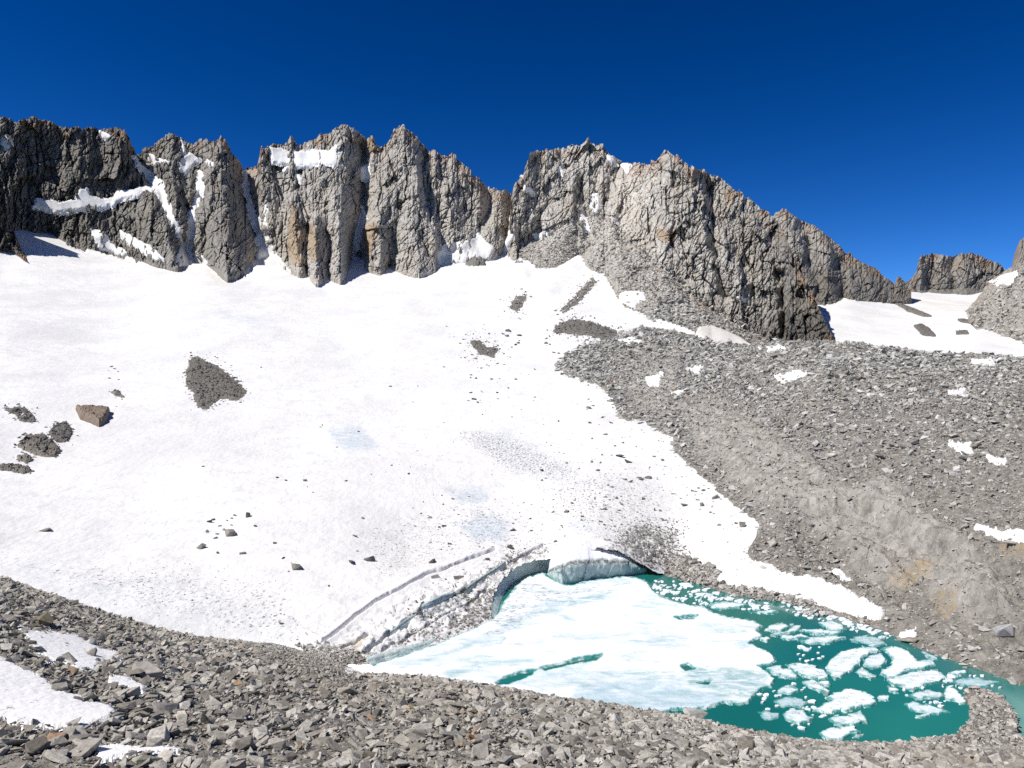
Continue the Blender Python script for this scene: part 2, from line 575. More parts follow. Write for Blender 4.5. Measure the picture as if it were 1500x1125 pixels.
def WA(x, y):
    return -WATER * F / np.maximum(y - CY, 5) + 0 * x


# ------------------------------------------------------------------ glacier
def in_lake(x, y):
    return poly_sd(x, y, SHORE)


SHORE = [(520, 990), (536, 970), (550, 966), (566, 962), (582, 958), (600, 952), (620, 947), (638, 943), (680, 928), (708, 913), (720, 906), (718, 890), (722, 872), (734, 851), (750, 836), (764, 827), (786, 821), (806, 819), (818, 822), (830, 814), (842, 809), (854, 806), (874, 806), (894, 808), (918, 815), (946, 830), (962, 839), (985, 842), (1010, 850), (1060, 868), (1150, 888), (1300, 935), (1500, 1008), (1900, 1100), (1900, 1400), (300, 1400), (420, 1010)]
CRACKS = [([(468, 944), (490, 928), (522, 902), (554, 878), (590, 860), (622, 842), (650, 834), (674, 824), (706, 811), (726, 804)], 2.6, 2.4),
          ([(450, 928), (462, 934), (472, 942)], 1.8, 1.5),
          ([(746, 828), (770, 813), (798, 797)], 2.2, 2.0),
          ([(538, 954), (560, 940), (582, 926), (602, 910), (622, 892), (640, 884), (658, 876), (690, 864), (715, 846), (738, 832)], 3.6, 4.0),
          ([(500, 950), (520, 943), (540, 932)], 1.8, 1.5),
          ([(560, 954), (600, 934), (650, 905), (690, 884), (712, 866)], 2.0, 1.6)]
step_x, step_y = 1.6, 1.25
gx, gy = np.meshgrid(np.arange(-200, 1140, step_x), np.concatenate([np.arange(325, 770, 2.2), np.arange(770, 1000, 1.0), np.arange(1000, 1080, 4)]))
gd = GL(gx, gy)
gp = PT(gx, gy, gd)
X, Y = gp[..., 0], gp[..., 1]
far = sstep(250, 700, gd)
up = 1.6 * far * fbm(X / 120, Y / 120, 3, 41) + 0.25 * fbm(X / 9, Y / 14, 3, 43)
wob = 2.5 * fbm(gx / 14, gy / 14, 3, 47)
for pts, w, dep in CRACKS:
    d = line_dist(gx + wob, gy + wob * .6, pts)
    up -= dep * sstep(w, w * 0.25, d)
    up += 0.12 * dep * sstep(w * 4.5, w, d) * sstep(w * .8, w * 1.2, d)
termz = [(475, 945), (560, 880), (640, 840), (720, 806), (800, 794), (860, 790), (960, 770), (1000, 800), (985, 838), (800, 832), (735, 880), (722, 908), (640, 945), (546, 970)]
tsd = poly_sd(gx, gy, termz)
up += sstep(0, 25, tsd) * (0.7 * ridged((X + Y) / 12, (Y - X) / 7, 3, 51) + 0.55 * facets((X + .6 * Y) / 3.2, (Y - .6 * X) / 2.4, 52, 1.1, .8) + 0.35 * fbm(X / 1.6, Y / 1.6, 3, 53))
# bergschrund lip: a dark gap where the ice has pulled away from the rock
SCHRUND = [[(255, 392), (268, 388), (285, 383), (302, 384)], [(340, 408), (352, 404), (368, 396)], [(374, 385), (395, 386), (416, 386)], [(418, 392), (432, 400), (447, 402)],
           [(640, 384), (660, 382), (672, 383)], [(685, 386), (700, 391), (712, 389)], [(150, 368), (170, 372), (186, 379), (204, 385)], [(100, 356), (125, 366)]]
for pts in SCHRUND:
    up -= 11 * sstep(2.6, .8, line_dist(gx, gy, pts))
# bank of hummocky snow at the foot of the right-hand peak
up += 3.5 * sstep(16, 0, line_dist(gx, gy, [(700, 392), (735, 396), (765, 400)])) + 3.5 * sstep(20, 0, line_dist(gx, gy, [(845, 380), (825, 400), (800, 425)]))
gp[..., 2] += up
dirt = np.zeros_like(gx)


def blob(pts, amp, soft):
    return amp * sstep(-soft, soft, poly_sd(gx + wob * 2, gy + wob * 2, pts))


for pts, amp, soft in [
        ([(640, 935), (690, 872), (735, 850), (728, 905), (700, 922)], .70, 14),
        ([(600, 900), (690, 850), (745, 812), (800, 800), (815, 812), (762, 826), (735, 850), (690, 880), (620, 925)], .64, 12),
        ([(545, 962), (600, 925), (640, 905), (650, 935), (600, 948)], .52, 10),
        ([(905, 808), (915, 775), (940, 765), (985, 778), (1000, 805), (985, 838), (940, 832)], .74, 12),
        ([(800, 800), (860, 790), (920, 782), (920, 808), (850, 802), (812, 808)], .52, 8),
        ([(800, 690), (900, 680), (990, 720), (960, 770), (860, 790), (790, 760)], .36, 30),
        ([(450, 940), (545, 945), (560, 965), (520, 985), (440, 965)], .55, 8),
        ([(655, 632), (700, 628), (760, 640), (850, 690), (830, 706), (740, 690), (690, 655)], .46, 14), ([(-40, 800), (100, 822), (250, 840), (400, 850), (470, 930), (380, 935), (250, 900), (60, 845)], .30, 25),
        ([(520, 780), (700, 720), (800, 760), (760, 800), (640, 830), (560, 850)], .30, 25),
        ([(300, 390), (312, 395), (330, 412), (318, 414), (300, 402)], .40, 3)]:
    dirt = np.maximum(dirt, blob(pts, amp, soft))
ice = np.zeros_like(gx)
for pts, amp, soft in [([(480, 628), (530, 625), (555, 655), (510, 662), (490, 648)], .85, 6), ([(660, 722), (700, 712), (720, 728), (700, 738), (670, 735)], .8, 6),
                       ([(672, 770), (700, 752), (745, 765), (740, 790), (700, 795)], .9, 9), ([(640, 715), (665, 712), (690, 725), (660, 728)], .4, 5),
                       ([(690, 640), (750, 630), (840, 690), (830, 705), (760, 695)], .35, 12), ([(320, 452), (350, 458), (395, 470), (370, 478), (330, 468)], .4, 8),
                       ([(-50, 820), (150, 830), (400, 880), (430, 940), (300, 940), (-50, 860)], .22, 30), ([(830, 765), (860, 765), (875, 778), (840, 785)], .5, 6),
                       ([(600, 905), (640, 885), (680, 868), (690, 872), (650, 895), (615, 915)], .9, 5)]:
    ice = np.maximum(ice, blob(pts, amp, soft))
tan = np.zeros_like(gx)
for pts, amp, soft in [([(490, 950), (520, 935), (545, 935), (520, 958)], .9, 6), ([(1040, 690), (1110, 770), (1095, 820), (1040, 760)], .16, 25), ([(290, 392), (330, 400), (345, 420), (310, 415)], .5, 8)]:
    tan = np.maximum(tan, blob(pts, amp, soft))
lk = in_lake(gx, gy)
keep = ~((lk[:-1, :-1] > 0) & (lk[1:, 1:] > 0))
mo_in = poly_sd(gx, gy, MO_EDGE)
keep &= (mo_in[:-1, :-1] < 9)
GL_AREA = [(-400, 200), (728, 200), (760, 340), (800, 352), (840, 362), (858, 372), (872, 388), (898, 400), (902, 408), (893, 430), (908, 455), (930, 464), (958, 474), (990, 484), (1010, 492), (1000, 530), (1135, 760), (1120, 850), (1060, 870), (980, 860), (900, 1100), (-400, 1100)]
keep &= poly_sd(gx, gy, GL_AREA)[:-1, :-1] > -9
glacier = build('glacier', gp, keep, MAT_SNOW, {'dirt': dirt, 'ice': ice, 'tan': tan}, True, flip=True)
tag(glacier, 'broad white glacier filling the cirque below the cliffs', kind='structure')

# ------------------------------------------------------------------ right-hand moraine
mx, my = np.meshgrid(np.arange(800, 1760, 1.6), np.linspace(0, 1, 330))
ybot = np.interp(mx, [800, 1000, 1060, 1200, 1300, 1400, 1500, 1620, 1800], [640, 870, 885, 920, 955, 995, 1040, 1080, 1120])
cy = crest_y(mx)
myy = cy + (ybot - cy) * my ** 1.25
md = MO(mx, myy)
mp = PT(mx, myy, md)
mp[..., 2] += mo_relief(mx, myy, mp)
back = []
for dd, dz in ((180, -70), (60, -22), (20, -5), (6, -.8)):
    b = mp[0].copy()
    b[:, 1] += dd
    b[:, 0] *= (b[:, 1] / (b[:, 1] - dd))
    b[:, 2] += dz
    back.append(b)
nb = len(back)
skirt = mp[-1].copy()
skirt[:, 2] = np.minimum(skirt[:, 2], WATER) - 2
mp = np.concatenate([np.stack(back), mp, skirt[None]])
ext = lambda a: np.concatenate([np.repeat(a[:1], nb, 0), a, a[-1:]])
mxe, mye = ext(mx), ext(myy)
msd = mo_sd(mxe, mye)
keep = (np.maximum(msd[:-1, :-1], msd[1:, 1:]) > -9)
wob_m = 24 * fbm(mxe / 34, mye / 26, 5, 61, .6)
till = sstep(-12, 14, till_sd(mxe, mye) + wob_m)
ochre = np.maximum.reduce([sstep(-6, 6, poly_sd(mxe, mye, p) + wob_m * .5) for p in (
    [(1302, 838), (1330, 815), (1362, 800), (1372, 818), (1340, 840), (1310, 846)], [(1466, 800), (1520, 796), (1520, 815), (1470, 815)],
    [(1372, 862), (1398, 858), (1402, 888), (1376, 892)])])
ochre = np.maximum(ochre, .35 * sstep(-6, 10, poly_sd(mxe, mye, [(830, 530), (880, 525), (910, 570), (880, 570)])))
moraine = build('moraine', mp, keep, MAT_GROUND, {'till': till, 'ochre': ochre}, True, flip=True)
tag(moraine, 'grey rubble moraine rising right of the lake', kind='structure')

# ------------------------------------------------------------------ near slope
nx, nv = np.meshgrid(np.arange(-420, 1960, 7.0), np.linspace(0, 1, 150))
s0, Dr, Cc = near_params(nx)
nd = 1.0 + (Dr + 55 - 1.0) * nv ** 1.15
nz = near_z(nx, nd)
npos = np.stack([(nx - CX) / F * nd, nd, nz], -1)
over = np.maximum(nd - Dr, 0)
npos[..., 2] -= 0.004 * over ** 2
npos[..., 2] += .25 * fbm(npos[..., 0] / 5, npos[..., 1] / 5, 3, 71)
near = build('near_slope', npos, None, MAT_GROUND, {'till': np.zeros_like(nx), 'ochre': np.zeros_like(nx)}, True)
tag(near, 'near rubble slope at the viewer\'s feet', kind='structure')

# ------------------------------------------------------------------ mountains
GREEN = {}


def mountain(label, x0, x1, base, crest, dbase, dcrest, ridges, gullies, seed, prof=1.0, talus=None, tone=None, step=1.05, rows=235, jag=3.3, amp=1.0, back=300, diag=.8):
    xs = np.arange(x0, x1, step)
    yb = np.interp(xs, *zip(*base))
    yc = np.interp(xs, *zip(*crest))
    yc = yc + jag * (facets(xs / 9.0, xs * 0 + 3.3 + seed, seed, 1.0, .7) + .6 * facets(xs / 3.6, xs * 0 + 1.3, seed + 3, .8, .7))
    Db = dbase(xs, yb) if callable(dbase) else np.interp(xs, *zip(*dbase))
    Dc = np.interp(xs, *zip(*dcrest))
    v = np.linspace(0, 1, rows)[:, None]
    x = xs[None, :] + 0 * v
    y = yb + (yc - yb) * v
    pv = v ** prof
    if talus:
        tv = np.interp(xs, *zip(*talus))          # share of the face that is gentle talus
        tl = np.clip(v / np.maximum(tv, 1e-3), 0, 1)
        up_ = np.clip((v - tv) / (1 - tv), 0, 1)
        pv = np.where(tv > 0.01, 0.55 * tl + 0.45 * up_, pv)
    D = Db + 4 + (Dc - Db) * pv
    wx = x + 8 * fbm(x / 26, y / 34, 3, seed + 1) + 2.2 * fbm(x / 6, y / 9, 2, seed + 2)
    wy = y + 8 * fbm(x / 25, y / 25, 2, seed + 5)
    disp = np.zeros_like(x)
    for pts, a, w in ridges:
        disp -= a * np.clip(1 - line_dist(wx, wy, pts) / w, 0, 1)
    for pts, a, w in gullies:
        disp += a * np.clip(1 - line_dist(wx, wy, pts) / w, 0, 1) ** 1.2
    rough = np.ones_like(x)
    if talus:
        rough = np.where(v < tv, .42, 1.0) if tv.max() > 0 else rough
    lean = x + .12 * (y - 300)
    dx_, dy_ = .93 * lean + .37 * y, .93 * y - .37 * lean
    ex_, ey_ = .85 * lean - .53 * y, .85 * y + .53 * lean
    n = 4 * ridged(wx / 60, wy / 110, 2, seed + 11) + 9 * facets(wx / 36, wy / 66, seed + 4, 1.5, .6) + 5 * facets(ex_ / 24, ey_ / 40, seed + 5, 1.5, .5)
    n += 4.2 * facets((lean + 1.5 * fbm(x / 5, y / 5, 2, seed)) / 12, wy / 30, seed + 6, 1.3, .6) * .8 + 1.1 * facets(dx_ / 6.2, dy_ / 22, seed + 8, 1.4, .7)
    n += 3.4 * facets((wx + .8 * fbm(x / 40, y / 60, 2, seed + 51)) / 9, wy / 64, seed + 12, 1.5, .7) + diag * 2.4 * facets(ex_ / 8, ey_ / 34, seed + 10, 1.4, .6) + .7 * facets((wx + .2 * wy) / 3.0, wy / 11.0, seed + 9, 1.3, .8) + .7 * fbm(x / 1.8, y / 2.4, 2, seed + 19)

    def groove(a, b, w, k):                        # joints: thin, deep cracks along the zero line of a noise
        return np.clip(1 - np.abs(pnoise(a, b, .23, seed + k)) / w, 0, 1)
    n -= 9 * groove(wx / 17, wy / 90, .07, 41) + 5.5 * groove(dx_ / 10, dy_ / 60, .08, 43) + 5 * groove(ex_ / 40, ey_ / 13, .07, 45) + 2.6 * groove(lean / 5.5, y / 32, .10, 47)
    edge = sstep(0, 0.05, v)
    disp = -1.05 * disp
    D = D - disp - amp * n * rough * (0.35 + 0.65 * edge)
    pos = PT(x, y, D)
    top = pos[-1]
    bk = []
    for dd, dz in ((8, -3), (40, -30), (back, -back * .9)):
        b = top.copy()
        b[:, 1] += dd
        b[:, 0] *= b[:, 1] / top[:, 1]
        b[:, 2] += dz
        bk.append(b)
    bot = pos[0].copy()
    bot[:, 2] -= 60
    bot[:, 1] -= 2
    allp = np.concatenate([bot[None], pos, np.stack(bk)])
    e = lambda a: np.concatenate([a[:1], a, np.repeat(a[-1:], 3, 0)])
    tn = np.full_like(x, .5) if tone is None else tone(x, y)
    tn = tn + .10 * fbm(wx / 40, wy / 60, 3, seed + 31)
    rust = sstep(30, 2, (y - yc)) * .8 * (fbm(x / 18, y / 18, 2, seed + 33) > -.05)
    og = np.maximum.reduce([sstep(-2, 2, poly_sd(wx, wy, p)) for p in ORANGE])
    tn = np.clip(tn, 0, 1)
    o = build('mountain', allp, None, MAT_CLIFF, {'tone': e(tn), 'rust': e(rust), 'orange': e(og)}, True)
    o.data.polygons.foreach_set('use_smooth', np.zeros(len(o.data.polygons), bool))
    tag(o, label, kind='structure')
    GREEN[seed] = (xs, yb, yc, D, rows)
    return o


def sampler(seed, win=13, lift=0.0):
    xs, yb, yc, D, rows = GREEN[seed]
    # smooth the rock a little: snow fills the small cracks
    K = np.ones(win) / win
    Dm = np.apply_along_axis(lambda a: np.convolve(np.pad(a, win // 2, 'edge'), K, 'valid'), 1, D)
    Dm = np.apply_along_axis(lambda a: np.convolve(np.pad(a, win // 2, 'edge'), K, 'valid'), 0, Dm)

    ycs = np.convolve(np.pad(yc, 15, 'edge'), np.ones(31) / 31, 'valid')

    def f(x, y):
        c = np.clip((x - xs[0]) / (xs[1] - xs[0]), 0, len(xs) - 1.001)
        b_, c_ = np.interp(x, xs, yb), np.interp(x, xs, ycs)
        r = np.clip((y - b_) / (c_ - b_) * (rows - 1), 0, rows - 1.001)
        i, j = r.astype(int), c.astype(int)
        u, w = r - i, c - j
        return -lift + Dm[i, j] * (1 - u) * (1 - w) + Dm[i + 1, j] * u * (1 - w) + Dm[i, j + 1] * (1 - u) * w + Dm[i + 1, j + 1] * u * w
    return f


ORANGE = [[(423, 300), (432, 297), (438, 330), (441, 385), (430, 393), (422, 370)], [(450, 330), (458, 325), (468, 345), (470, 378), (458, 385), (451, 360)],
          [(533, 330), (548, 320), (552, 345), (540, 375), (531, 370)], [(538, 203), (546, 198), (553, 210), (552, 225), (541, 223)],
          [(960, 335), (1000, 338), (990, 352), (965, 350)], [(1060, 282), (1074, 280), (1076, 296), (1062, 298)], [(766, 258), (772, 262), (768, 272), (763, 268)], [(1020, 440), (1040, 438), (1042, 452), (1022, 455)]]

CREST1 = [(-140, 190), (-60, 170), (0, 174), (12, 173), (20, 177), (43, 173), (67, 175), (82, 182), (110, 186), (143, 188), (182, 187), (187, 198), (193, 213), (200, 224), (217, 217), (235, 203), (248, 197), (263, 202), (282, 212), (292, 207), (303, 205), (313, 207), (323, 203), (333, 207), (340, 222), (353, 242), (359, 250), (363, 247), (368, 245),
          (377, 245), (383, 217), (402, 211), (415, 213), (427, 201), (437, 212), (463, 205), (470, 197), (485, 191), (494, 184), (503, 182), (510, 184), (517, 188), (525, 194), (532, 197), (538, 202), (545, 198), (552, 208), (562, 217), (567, 210), (577, 192), (585, 186), (592, 183), (598, 192), (613, 203), (623, 218), (637, 222), (647, 228), (657, 228), (663, 227), (675, 238), (687, 250), (703, 263), (712, 275), (720, 275), (737, 277), (748, 283), (770, 300)]
BASE1 = [(-140, 345), (0, 340), (40, 338), (50, 342), (73, 342), (97, 355), (130, 367), (160, 370), (190, 377), (220, 387), (260, 394), (300, 386), (333, 406), (347, 404), (370, 387), (413, 386), (430, 398), (463, 416), (483, 408), (500, 411), (517, 391), (530, 388), (557, 406), (570, 398), (600, 403), (637, 398), (643, 388), (680, 386), (723, 383), (737, 382), (770, 390)]


def tone1(x, y):
    return np.interp(x, [-100, 180, 240, 340, 380, 430, 560, 640, 760], [.31, .33, .37, .41, .58, .66, .62, .68, .58])


mountain('dark serrated rock wall with snow gullies along the left skyline', -140, 757, BASE1, CREST1, lambda x, y: GL(x, y),
         [(-140, 1080), (0, 1170), (200, 1300), (360, 1320), (500, 1370), (600, 1400), (757, 1450)],
         [([(183, 187), (192, 230), (212, 270), (238, 320), (258, 388)], 34, 42), ([(120, 190), (112, 240), (95, 285)], 18, 34), ([(75, 315), (92, 350)], 10, 22), ([(150, 300), (200, 320), (220, 380)], 14, 30),
          ([(248, 197), (246, 235)], 14, 20), ([(323, 205), (312, 260), (305, 300), (320, 360), (333, 405)], 42, 36), ([(250, 240), (256, 300), (268, 345)], 22, 16), ([(383, 217), (382, 260), (396, 310), (402, 360)], 18, 20),
          ([(428, 296), (434, 340), (437, 398)], 34, 12), ([(460, 318), (464, 350), (465, 416)], 30, 12), ([(492, 290), (497, 350), (496, 410)], 34, 20), ([(503, 185), (500, 225)], 16, 26), ([(545, 200), (542, 235)], 16, 12),
          ([(592, 185), (600, 240), (605, 300), (610, 350), (615, 400)], 40, 34), ([(570, 240), (562, 300), (546, 340), (540, 395)], 28, 24), ([(612, 250), (622, 300), (640, 370)], 20, 12), ([(640, 225), (655, 290), (662, 350)], 22, 26), ([(690, 255), (705, 300), (712, 340)], 16, 20), ([(735, 280), (728, 320), (720, 368)], 22, 18)],
         [([(200, 225), (220, 260), (240, 290), (258, 330), (275, 365), (285, 388)], 46, 22), ([(292, 240), (293, 280), (283, 310), (280, 345), (282, 388)], 26, 13), ([(360, 250), (360, 290), (372, 330), (390, 370), (392, 392)], 52, 27),
          ([(448, 320), (452, 370), (450, 402)], 15, 8), ([(480, 300), (482, 404)], 14, 7), ([(533, 215), (535, 250), (533, 300), (525, 350), (518, 394)], 42, 19), ([(585, 300), (580, 350), (572, 398)], 18, 9), ([(622, 215), (620, 260), (630, 320)], 26, 12),
          ([(716, 275), (712, 320), (700, 350)], 28, 13), ([(751, 285), (750, 330), (735, 380)], 36, 13), ([(50, 300), (110, 300), (200, 285)], 8, 10)],
         seed=101, tone=tone1)

mountain('dark buttress at the left edge in front of the rock wall', -140, 42, [(-140, 372), (0, 366), (20, 369), (38, 382), (42, 384)],
         [(-140, 190), (-30, 200), (-8, 235), (2, 262), (8, 285), (14, 300), (18, 325), (22, 345), (30, 362), (38, 376), (42, 383)], lambda x, y: GL(x, y) - 9,
         [(-140, 1060), (0, 1030), (42, 1010)], [], [], seed=151, tone=lambda x, y: .24 + 0 * x, rows=150, back=60)

CREST2 = [(726, 384), (733, 372), (741, 352), (746, 325), (749, 290), (752, 273), (767, 253), (772, 236), (777, 222), (787, 219), (810, 218), (827, 215), (834, 212), (838, 210), (849, 214), (858, 207), (863, 202), (868, 209), (873, 214), (883, 214), (894, 225), (909, 236), (924, 238), (943, 240), (961, 238), (968, 228), (974, 220), (981, 223), (989, 228), (1003, 238), (1017, 247), (1036, 253), (1055, 262), (1073, 275), (1096, 290), (1118, 305), (1135, 318), (1150, 345), (1170, 392), (1190, 432), (1210, 474), (1224, 499), (1234, 515)]
BASE2 = [(726, 386), (740, 384), (753, 388), (773, 383), (787, 396), (817, 394), (845, 379), (864, 396), (885, 402), (895, 420), (905, 440), (925, 452), (955, 474), (985, 489), (1013, 497), (1043, 507), (1100, 514), (1160, 516), (1234, 518)]


def tone2(x, y):
    t = np.interp(x, [740, 800, 900, 960, 1020, 1080, 1130, 1150, 1230], [.68, .72, .78, .74, .66, .60, .46, .35, .33])  # right end darkened: the right-hand face's shade is painted into the tone
    t = t + .18 * sstep(-10, 15, poly_sd(x, y, [(905, 300), (915, 245), (955, 240), (970, 260), (930, 330), (890, 350)]))
    return t - .22 * sstep(330, 395, y) * sstep(1000, 900, x) - .16 * sstep(440, 480, y) * sstep(900, 1000, x)


mountain('broad grey-tan granite peak with spiky summits right of centre', 727, 1233, BASE2, CREST2, lambda x, y: np.where(x < 955, GL(np.minimum(x, 955), np.interp(np.minimum(x, 955), *zip(*BASE2))), np.interp(x, [955, 1050, 1234], [float(GL(955., 474.)), 770, 730])),
         [(727, 1300), (777, 1390), (863, 1400), (920, 1340), (974, 1190), (1055, 1150), (1135, 1060), (1190, 830), (1234, 745)],
         [([(777, 222), (770, 260), (765, 330)], 26, 22), ([(863, 203), (850, 260), (835, 320)], 22, 26), ([(974, 221), (985, 280), (1005, 340), (1030, 400), (1045, 470)], 36, 60), ([(1017, 247), (1040, 320), (1075, 400), (1110, 470), (1130, 508)], 40, 45), ([(1055, 262), (1100, 340), (1122, 396), (1135, 440), (1142, 485)], 30, 26),
          ([(925, 250), (900, 300), (880, 345)], 14, 18), ([(940, 300), (930, 360), (915, 400)], 14, 22), ([(1080, 300), (1130, 370), (1165, 420)], 14, 14)],
         [([(793, 310), (785, 350)], 16, 10), ([(852, 262), (858, 300), (862, 345)], 30, 12), ([(873, 270), (890, 330)], 14, 9), ([(905, 245), (882, 330), (852, 375)], 26, 16), ([(1035, 262), (1046, 330), (1055, 395), (1062, 432)], 30, 12), ([(1142, 400), (1147, 440), (1146, 490)], 32, 13), ([(1165, 420), (1185, 480)], 10, 8)],
         seed=202, talus=[(727, .1), (780, .2), (850, .42), (900, .45), (960, .36), (1040, .22), (1120, .1), (1160, .0), (1233, .0)], tone=tone2, diag=1.4)

mountain('brown ridge running down to the notch behind the granite peak', 1085, 1335, [(1085, 470), (1190, 462), (1203, 455), (1223, 452), (1244, 450), (1276, 447), (1300, 446), (1318, 441), (1335, 441)],
         [(1085, 330), (1120, 328), (1136, 314), (1139, 311), (1146, 305), (1163, 314), (1172, 322), (1185, 327), (1212, 343), (1237, 367), (1262, 384), (1284, 393), (1301, 409), (1310, 417), (1316, 406), (1326, 414), (1335, 412)],
         [(1085, 1150), (1200, 1130), (1250, 1160), (1300, 1230), (1335, 1260)], [(1085, 1350), (1146, 1330), (1230, 1330), (1300, 1320), (1335, 1320)],
         [([(1146, 306), (1165, 360), (1185, 420)], 22, 22), ([(1200, 336), (1215, 400), (1220, 450)], 20, 18), ([(1262, 385), (1285, 430)], 14, 16)],
         [([(1230, 380), (1236, 430), (1248, 450)], 22, 12), ([(1180, 350), (1200, 430)], 16, 9)], seed=303,
         tone=lambda x, y: np.interp(y, [310, 360, 400, 450], [.5, .46, .34, .28]) + 0 * x, jag=2.2, amp=.8)

mountain('flat-topped brown peak on the far right skyline', 1296, 1530, [(1296, 442), (1350, 443), (1394, 441), (1430, 447), (1530, 452)],
         [(1296, 425), (1310, 418), (1314, 408), (1318, 405), (1326, 414), (1335, 409), (1342, 398), (1346, 382), (1350, 374), (1366, 371), (1380, 373), (1396, 376), (1403, 372), (1410, 370), (1433, 372), (1444, 379), (1455, 383), (1466, 389), (1472, 395), (1490, 400), (1530, 410)],
         [(1296, 1420), (1530, 1420)], [(1296, 1520), (1530, 1560)],
         [([(1350, 375), (1348, 430)], 22, 14), ([(1410, 371), (1415, 430)], 16, 18), ([(1380, 375), (1378, 420)], 10, 10)], [([(1398, 376), (1395, 430)], 14, 7)], seed=404, talus=[(1296, .2), (1530, .4)],
         tone=lambda x, y: .42 - .08 * sstep(380, 420, y) + 0 * x, jag=1.6, amp=.7)

mountain('brown scree hillside at the right edge above the snowfield', 1418, 1700, [(1418, 462), (1430, 482), (1441, 496), (1472, 507), (1500, 518), (1600, 530), (1700, 540)],
         [(1418, 452), (1428, 440), (1438, 428), (1447, 416), (1458, 405), (1472, 397), (1482, 391), (1486, 372), (1493, 354), (1500, 347), (1530, 330), (1600, 300), (1700, 270)],
         [(1418, 960), (1430, 850), (1500, 720), (1700, 640)], [(1418, 980), (1447, 1060), (1486, 1050), (1550, 1040), (1700, 950)],
         [([(1490, 355), (1495, 392)], 16, 14)], [], seed=505, talus=[(1418, .7), (1475, .85), (1490, .7), (1700, .6)], tone=lambda x, y: .50 + .12 * sstep(400, 370, y) * -1 + 0 * x, jag=1.5, amp=.8)

# ------------------------------------------------------------------ snowfield beyond the moraine crest
sx, sv = np.meshgrid(np.arange(1197, 1720, 3.0), np.linspace(0, 1, 90))
sy = 428 + (560 - 428) * sv
sdep = TPS([(1190, 520, 680), (1190, 450, 1120), (1240, 440, 1180), (1240, 490, 850), (1320, 438, 1330), (1320, 480, 930), (1320, 520, 690), (1430, 442, 1330), (1430, 480, 880), (1430, 520, 660), (1500, 515, 690), (1700, 530, 620), (1700, 470, 800), (1190, 560, 600), (1430, 560, 560), (1700, 560, 560), (1240, 428, 1300), (1430, 428, 1500)])
SF = lambda x, y: sdep(x, y)
sp = PT(sx, sy, SF(sx, sy))
sp[..., 2] += 1.5 * fbm(sp[..., 0] / 90, sp[..., 1] / 90, 3, 81)
tn_ = .5 * sstep(-8, 10, poly_sd(sx, sy, [(1310, 432), (1400, 436), (1440, 445), (1430, 456), (1360, 452)])) + .25 * sstep(-5, 5, poly_sd(sx, sy, [(1225, 452), (1260, 456), (1285, 470), (1250, 462)]))
zz = np.zeros_like(sx)
tag(build('snowfield', sp, None, MAT_SNOW, {'dirt': zz, 'ice': zz, 'tan': tn_}, True, flip=True), 'white snowfield in the side valley on the right', kind='structure')


# ------------------------------------------------------------------ patches laid on a surface
def patch(name, pts, depth, mat, h, soft, step=1.0, rough=1.5, seed=1, attrs=None, bump=0.0, sink=0.4, relief=None, along=0.0, aspect=1.0, frozen=None, bscale=1.0, angular=0.0):
    """A body of snow, ice or rock with the outline PTS (photo pixels) lying on a surface; thickness h metres, up."""
    a = np.array(pts, float)
    m = 4
    x, y = np.meshgrid(np.arange(a[:, 0].min() - m, a[:, 0].max() + m + step, step), np.arange(a[:, 1].min() - m, a[:, 1].max() + m + step * aspect, step * aspect))
    sd = poly_sd(x, y, pts) + rough * fbm(x / 7.0, y / 4.5, 4, seed) + .4 * rough * fbm(x / 2.0, y / 1.4, 2, seed + 7)
    if angular:
        sd = sd + angular * facets(x / 11, y / 5.5, seed + 9, 1.2, .6) + .22 * angular * facets(x / 4.5, y / 2.4, seed + 11, 1.2, .6)
    if frozen is not None:
        sd = np.minimum(sd, frozen(x, y))
    D = depth(x, y)
    p = PT(x, y, D)
    if relief is not None:
        p[..., 2] += relief(x, y, p)
    up_ = np.clip((sd + sink * soft) / soft, -1.0, 1)
    up_ = np.where(up_ > 0, np.sqrt(np.maximum(up_, 0)), up_)
    hh = h * up_
    if bump:
        hh = hh + bump * np.clip(up_, 0, 1) * (facets(p[..., 0] / (bscale), p[..., 1] / (bscale * 1.4), seed + 2, 1.1, .8) + .5 * facets(p[..., 0] / (bscale * .4), p[..., 1] / (bscale * .5), seed + 4, 1.0, .8))
    p[..., 2] += hh * (1 - along)
    if along:                                     # on a steep face the body also grows outward
        p[..., 1] -= hh * along
        p[..., 0] *= p[..., 1] / (p[..., 1] + hh * along)
    k = np.maximum.reduce([sd[:-1, :-1], sd[1:, 1:], sd[:-1, 1:], sd[1:, :-1]]) > -soft * .8
    if not k.any():
        return None
    at = {}
    at['edge'] = sstep(4.5, .0, sd)
    for q, f in (attrs or {}).items():
        at[q] = f(x, y) if callable(f) else np.full_like(x, f)
    return build(name, p, k, mat, at, mat not in (MAT_BROWN, MAT_DARK, MAT_FAR, MAT_OUT), True, flip=True)


